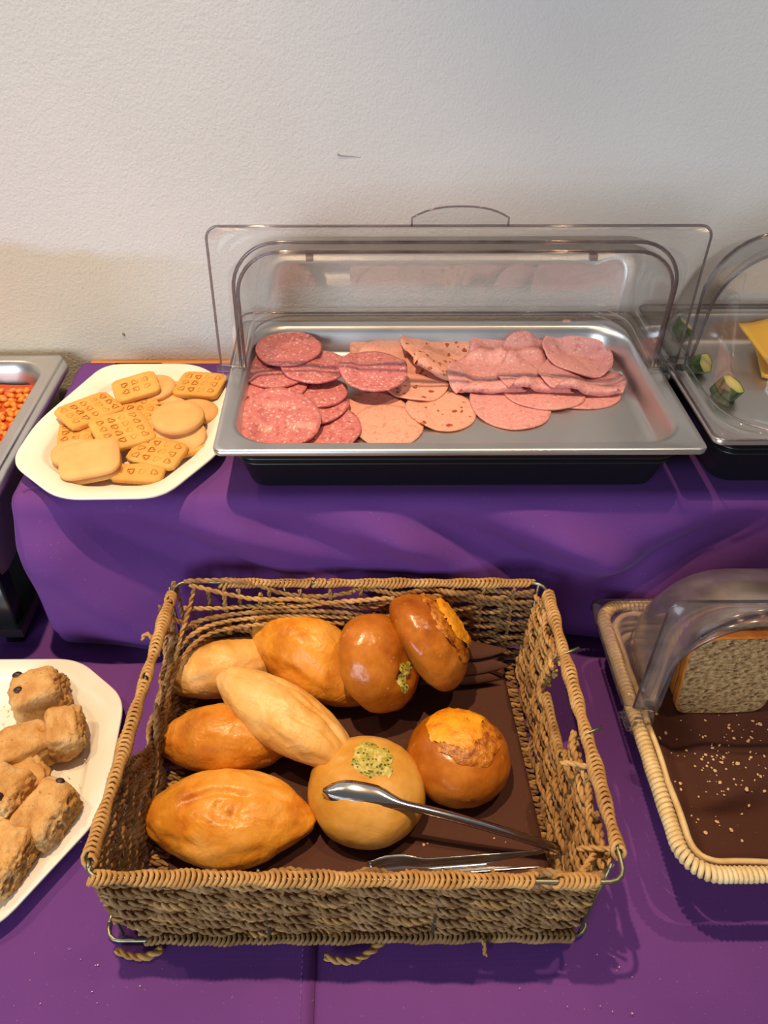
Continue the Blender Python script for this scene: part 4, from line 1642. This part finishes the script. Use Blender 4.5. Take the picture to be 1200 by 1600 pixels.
roll('oval_roll', rc(352, 1045), .150, .076, .062, (0, 0, 12), 'roll_pale', 'pale golden oval roll by the worn back left corner of the basket', 1, 0.28, .07)
roll('oval_roll', rc(476, 1020, -.19, RZ + .010), .176, .100, .080, (0, 11, -38), 'roll_gold', 'golden oval roll at the back, left of the two brown rolls', 2, 0.32, .07)
roll('oval_roll', rc(356, 1155), .160, .080, .062, (0, 0, 1), 'roll_amber', 'deep golden oval roll between the front roll and the pale ones', 3, 0.32, .06)
roll('oval_roll', rc(438, 1130, -.19, RZ + .030), .172, .076, .054, (-6, 7, -33), 'roll_pale', 'palest oval roll lying on top across two others', 4, 0.04, .07,
     creases=((.45, .25, -8, .5, .14, .05), (.5, -.2, 10, .4, .08, .05), (.0, .5, 5, .4, .08, .05)))
roll('oval_roll', rc(356, 1277), .172, .104, .062, (0, 0, -1), 'roll_gold', 'large lemon-shaped golden roll at the front left with creased top', 5, 0.31, 0.055,
     creases=((-.12, .12, 8, .38, .18, .06), (-.02, -.2, 95, .22, .17, .05), (.18, -.22, 80, .24, .18, .05), (.28, .05, 30, .25, .12, .05), (-.35, .0, 40, .25, .10, .06), (.55, .2, -10, .2, .1, .05)))
# two round brown rolls standing on edge
p6 = at(598, 1056, -.19)
roll('round_roll', (p6.x - .030, p6.y + .004, RZ + .054), .118, .108, .074, (8, 58, -12), 'roll_brown', 'glossy brown roll standing on edge next to the golden oval roll', 6, 0.0, 0.04,
     creases=((.2, -.3, 50, .3, .12, .10),), top=[((.12, -.30, 1), .965, 'pesto', 'herb_filling', .002, 3)], dent=0.16)
p7 = at(668, 1034, -.18)
roll('round_roll', (p7.x - .026, p7.y + .002, RZ + .060), .128, .120, .070, (-4, 64, 14), 'roll_brown', 'glossy brown roll standing on edge with yellow cheese down its right side', 7, 0.0, 0.04,
     top=[((-.1, 0, 1), .64, 'cheese_rim', 'caramelised_rim', .0022, 6), ((-.05, 0.1, 1), .80, 'cheese_top', 'cheese_topping', .0060, 9)])
roll('round_roll', rc(573, 1237), .120, .124, .066, (0, 0, 10), 'roll_tan', 'smooth tan round roll with green herb filling under the tongs', 8, 0.0, 0.03,
     creases=((.45, .35, 20, .28, .14, .04), (-.5, .35, -20, .25, .10, .05)), top=[((.14, .24, 1), .925, 'pesto', 'herb_filling', .0016, 2)], dent=0.12)
roll('round_roll', rc(716, 1186), .110, .112, .068, (0, 0, -10), 'roll_brown', 'shiny brown round roll with baked orange cheese cap', 9, 0.0, 0.03,
     top=[((.10, .18, 1), .72, 'cheese_rim', 'caramelised_rim', .0014, 12), ((-.14, .34, 1), .80, 'cheese_top', 'cheese_topping', .0024, 15)])

# ------------------------------------------------------------------ tongs


def channel(mb, pts, widths, sag, up=(0, 0, 1), n=9):
    P = np.array(pts, float)
    T = np.gradient(P, axis=0)
    T /= np.linalg.norm(T, axis=1)[:, None]
    rows = []
    for i in range(len(P)):
        u = np.array(up, float)
        u -= T[i] * (u @ T[i])
        u /= np.linalg.norm(u)
        s = np.cross(T[i], u)
        row = []
        for k in range(n):
            a = -1 + 2 * k / (n - 1)
            row.append(tuple(P[i] + s * a * widths[i] / 2 + u * sag[i] * (1 - a * a)))
        rows.append(row)
    loft(mb, rows, closed=False)


tt = thing('serving_tongs', (0.21, 0.362, NZ), 'stainless steel serving tongs, upper arm resting on the herb roll', 'tongs')
A0 = at(884, 1330, -.212)
A1 = at(505, 1232, -.168)
pts, ws, sg = [], [], []
for k in range(33):
    u = k / 32
    p = A0.lerp(A1, u)
    p.z += 0.010 * math.sin(PI * u) - 0.006 * sm(u, .85, 1.0)
    pts.append(tuple(p))
    w = 0.0085 + 0.018 * sm(u, 0.66, 0.80) * (1 - 0.75 * sm(u, 0.88, 1.0) ** 2)
    ws.append(w if k < 32 else 0.006)
    sg.append(0.0040 + 0.001 * sm(u, .6, .8))
mb = MB()
channel(mb, pts, ws, sg, up=(0.0, -0.55, 0.83))
o = part('upper_arm', mb, 'steel_tong', tt)
solidify(o, 0.0012)
B0 = at(890, 1338, -.226)
B1 = at(575, 1362, -.222)
pts, ws, sg = [], [], []
for k in range(33):
    u = k / 32
    p = B0.lerp(B1, u)
    pts.append(tuple(p))
    w = 0.0160 + 0.013 * (1 - sm(u, 0.03, 0.17)) + 0.012 * sm(u, 0.70, 0.84) * (1 - 0.75 * sm(u, 0.90, 1.0))
    if k == 0:
        w = 0.012
    ws.append(w)
    sg.append(-0.0055)
mb = MB()
channel(mb, pts, ws, sg, up=(0.0, -0.25, 0.97))
o = part('lower_arm', mb, 'steel_tong', tt)
solidify(o, 0.0012)
mb = MB()
h0 = np.array(A0) + np.array((0.004, 0, 0.0))
h1 = np.array(B0) + np.array((0.004, 0, 0.002))
pp = [h0 + (-0.012, 0, 0.002), h0, h0 + (0.009, -0.001, -0.005), h1 + (0.009, 0.001, 0.003), h1, h1 + (-0.012, 0, -0.001)]
P, _ = smooth_path(pp, 0.0015, 3)
channel(mb, P, [0.013] * len(P), [0.0] * len(P), up=(0, 1, 0.01))
rows = []
mb = MB()
for q in P:
    rows.append([(q[0], q[1] + a, q[2]) for a in (-.0065, 0, .0065)])
loft(mb, rows, closed=False)
o = part('spring_bend', mb, 'steel_tong', tt)
solidify(o, 0.0012)

sp = []
for (px, py, s) in ((662, 1320, .0016), (705, 1268, .0013), (772, 1310, .0009), (668, 1318, .0012), (830, 1300, .001), (640, 1325, .0008), (790, 1316, .0009)):
    q = at(px, py, NZ + .001)
    sp.append((q.x, q.y, s))
crumbs('napkin_crumbs', sp, 'crumb', 'a few bread crumbs on the brown napkin beside the tongs', lambda x, y: NZ + .001)

# ------------------------------------------------------------------ cream rattan bread basket at the right
KX0, KX1, KY0, KY1, KZ = 0.302, 0.80, 0.312, 0.640, -0.150
rb = thing('rattan_bread_basket', ((KX0 + KX1) / 2, (KY0 + KY1) / 2, TZ), 'cream rattan basket with hazy roll-top cover half open, holding sliced bread', 'basket')
ring = rrect(KX0, KX1, KY0, KY1, 0.030, KZ, 6)
P, _ = resample(ring + [ring[0]], 0.005)
mb = MB()
coil(mb, P, 0.0054, 0.0027, 0.0049, seg=9, sides=6, jit=0.08, seed=3)
part('rim_wrap', mb, 'rattan', rb)
mb = MB()
ring = rrect(KX0 + 0.013, KX1 - 0.013, KY0 + 0.013, KY1 - 0.013, 0.024, KZ - 0.005, 6)
P, s = resample(ring + [ring[0]], 0.004)
P[:, 2] += 0.003 * np.sin(s * 45)
tube(mb, P, 0.0035, 6)
P2 = P.copy()
P2[:, 2] = KZ - 0.005 - 0.003 * np.sin(s * 45)
tube(mb, P2, 0.003, 6)
part('rim_braid', mb, 'rattan', rb)
for k in range(9):
    f = k / 8
    e = 0.012 + 0.030 * f
    zz = KZ - 0.014 - (KZ - 0.014 - TZ - 0.008) * f
    ring = rrect(KX0 + e, KX1 - e, KY0 + e, KY1 - e, 0.026, zz, 6)
    P, s = resample(ring + [ring[0]], 0.006)
    c0 = np.array([(KX0 + KX1) / 2, (KY0 + KY1) / 2, 0])
    d = P - c0
    d[:, 2] = 0
    d /= np.linalg.norm(d, axis=1)[:, None]
    P = P + d * (0.0028 * np.sin(s * PI / 0.03 + PI * k))[:, None]
    mb = MB()
    tube(mb, P, 0.0046, 6)
    part('weave_row', mb, 'rattan', rb)
mb = MB()
loft(mb, [rrect(KX0 + 0.044, KX1 - 0.044, KY0 + 0.044, KY1 - 0.044, 0.02, TZ + 0.003), rrect(KX0 + 0.044, KX1 - 0.044, KY0 + 0.044, KY1 - 0.044, 0.02, TZ + 0.009)], True, True)
part('floor_panel', mb, 'rattan', rb)
HK = 0.474
LK = KZ + 0.012
cover_half('rear_cover', rb, KX0 + 0.012, KX1 - 0.012, HK, LK, 0.146, 0.075, 88, 180, 180, 0.026, 0.018, 'hazy', tab=False, bead=0)
cover_half('front_cover', rb, KX0 + 0.017, KX1 - 0.017, HK, LK, 0.152, 0.080, 92, 178, 92, 0.026, 0.016, 'hazy', tab=False, bead=92)
hinge(rb, KX0 - 0.006, HK, LK, -1)
mb = MB()
box(mb, KX0 - 0.016, KX0 + 0.010, HK - 0.014, HK, LK - 0.012, LK + 0.014)
o = part('hinge_clip', mb, 'clear', rb)
bevel(o, 0.003)


def bread_cloth_z(x, y):
    z = -0.204 + 0.018 * sm(y, 0.395, 0.425 + 0.02 * math.sin(x * 30)) * (1 - 0.55 * sm(x, KX0 + .08, KX0 + .05))
    ex = max(1 - sm(x, KX0 + 0.030, KX0 + 0.050), 1 - sm(y, KY0 + 0.030, KY0 + 0.046))
    z += 0.012 * ex
    z += 0.0025 * nz((x, y, 0), 22, 5) + 0.0015 * math.sin(x * 50 + y * 30)
    return z


mb = MB()
rows = []
ci = 0.030
for j in range(61):
    yy = KY0 + ci + (KY1 - KY0 - 2 * ci) * j / 60
    rows.append([(KX0 + ci + (KX1 - KX0 - 2 * ci) * i / 90, yy, bread_cloth_z(KX0 + ci + (KX1 - KX0 - 2 * ci) * i / 90, yy)) for i in range(91)])
loft(mb, rows, closed=False)
o = solo('bread_cloth', mb, 'brown', 'dark brown cloth lining the rattan basket, dusted with crumbs', 'cloth')
solidify(o, 0.0015, -1.0)


def bread_slice(x, y, z, yaw, lean, label, w=0.108, h=0.112, th=0.0125):
    t = thing('bread_slice', (x, y, z), label, 'bread', 'sliced bread in the rattan basket')

    def outline(s, yy, o=0.0):
        pts = []
        n = 56
        for k in range(n):
            a = 2 * PI * k / n
            pw = 6.5
            q = (abs(math.cos(a)) ** pw + abs(math.sin(a)) ** pw) ** (-1 / pw)
            xx, zz = q * math.cos(a), q * math.sin(a)
            wx = w / 2 * (1 - 0.04 * (1 - zz) * .5)
            if zz > 0:
                wx *= 1 + 0.03 * math.sin(zz * PI)
            hz = h / 2 * (1 + 0.05 * (1 - xx * xx) * (1 if zz > 0 else 0))
            jit = 1 + 0.006 * math.sin(7 * a + x * 90) + 0.004 * math.sin(13 * a)
            pts.append((x + xx * wx * s * jit, y + yy, z + h / 2 + zz * hz * s * jit))
        return pts
    mb = MB()
    loft(mb, [outline(.955, 0.0004), outline(.995, 0.0006), outline(1.0, 0.003), outline(1.0, th - 0.003), outline(.995, th - .0006), outline(.955, th - .0004)])
    part('crust', mb, 'bread_crust', t)
    mb = MB()
    rings = [outline(s, 0.0 + 0.0007 * (i % 2)) for i, s in enumerate((.97, .8, .6, .4, .2, .02))]
    loft(mb, rings, False, True)
    r2 = [outline(s, th) for s in (.02, .4, .8, .97)]
    loft(mb, r2, True, False)
    part('crumb_face', mb, 'bread', t)
    t.rotation_euler = (R(lean), 0, R(yaw))


BB = -0.186
bread_slice(0.412, 0.508, BB, 1, -7, 'brown bread slice standing at the front, its whole cut face showing')
bread_slice(0.414, 0.524, BB, 2, -8, 'brown bread slice directly behind the front one', h=0.116)
bread_slice(0.411, 0.540, BB, 0, -9, 'brown bread slice third in the row behind the cut face', h=0.118)
bread_slice(0.525, 0.490, BB, -32, -8, 'bread slice turned aside at the right edge with orange crust', h=0.112)
bread_slice(0.535, 0.512, BB, -30, -8, 'bread slice behind the turned one at the right edge', h=0.114)
sp = []
rg = random.Random(4)
for k in range(150):
    q = at(rg.gauss(1130, 48), rg.gauss(1185, 45), -.19)
    if q.x < KX0 + 0.03:
        continue
    sp.append((q.x, q.y, rg.choice([.0007, .0009, .0011, .0015, .0020])))
crumbs('bread_crumbs', sp, 'crumb', 'pale bread crumbs scattered on the brown cloth in front of the slices', lambda x, y: bread_cloth_z(x, y) + .0005)
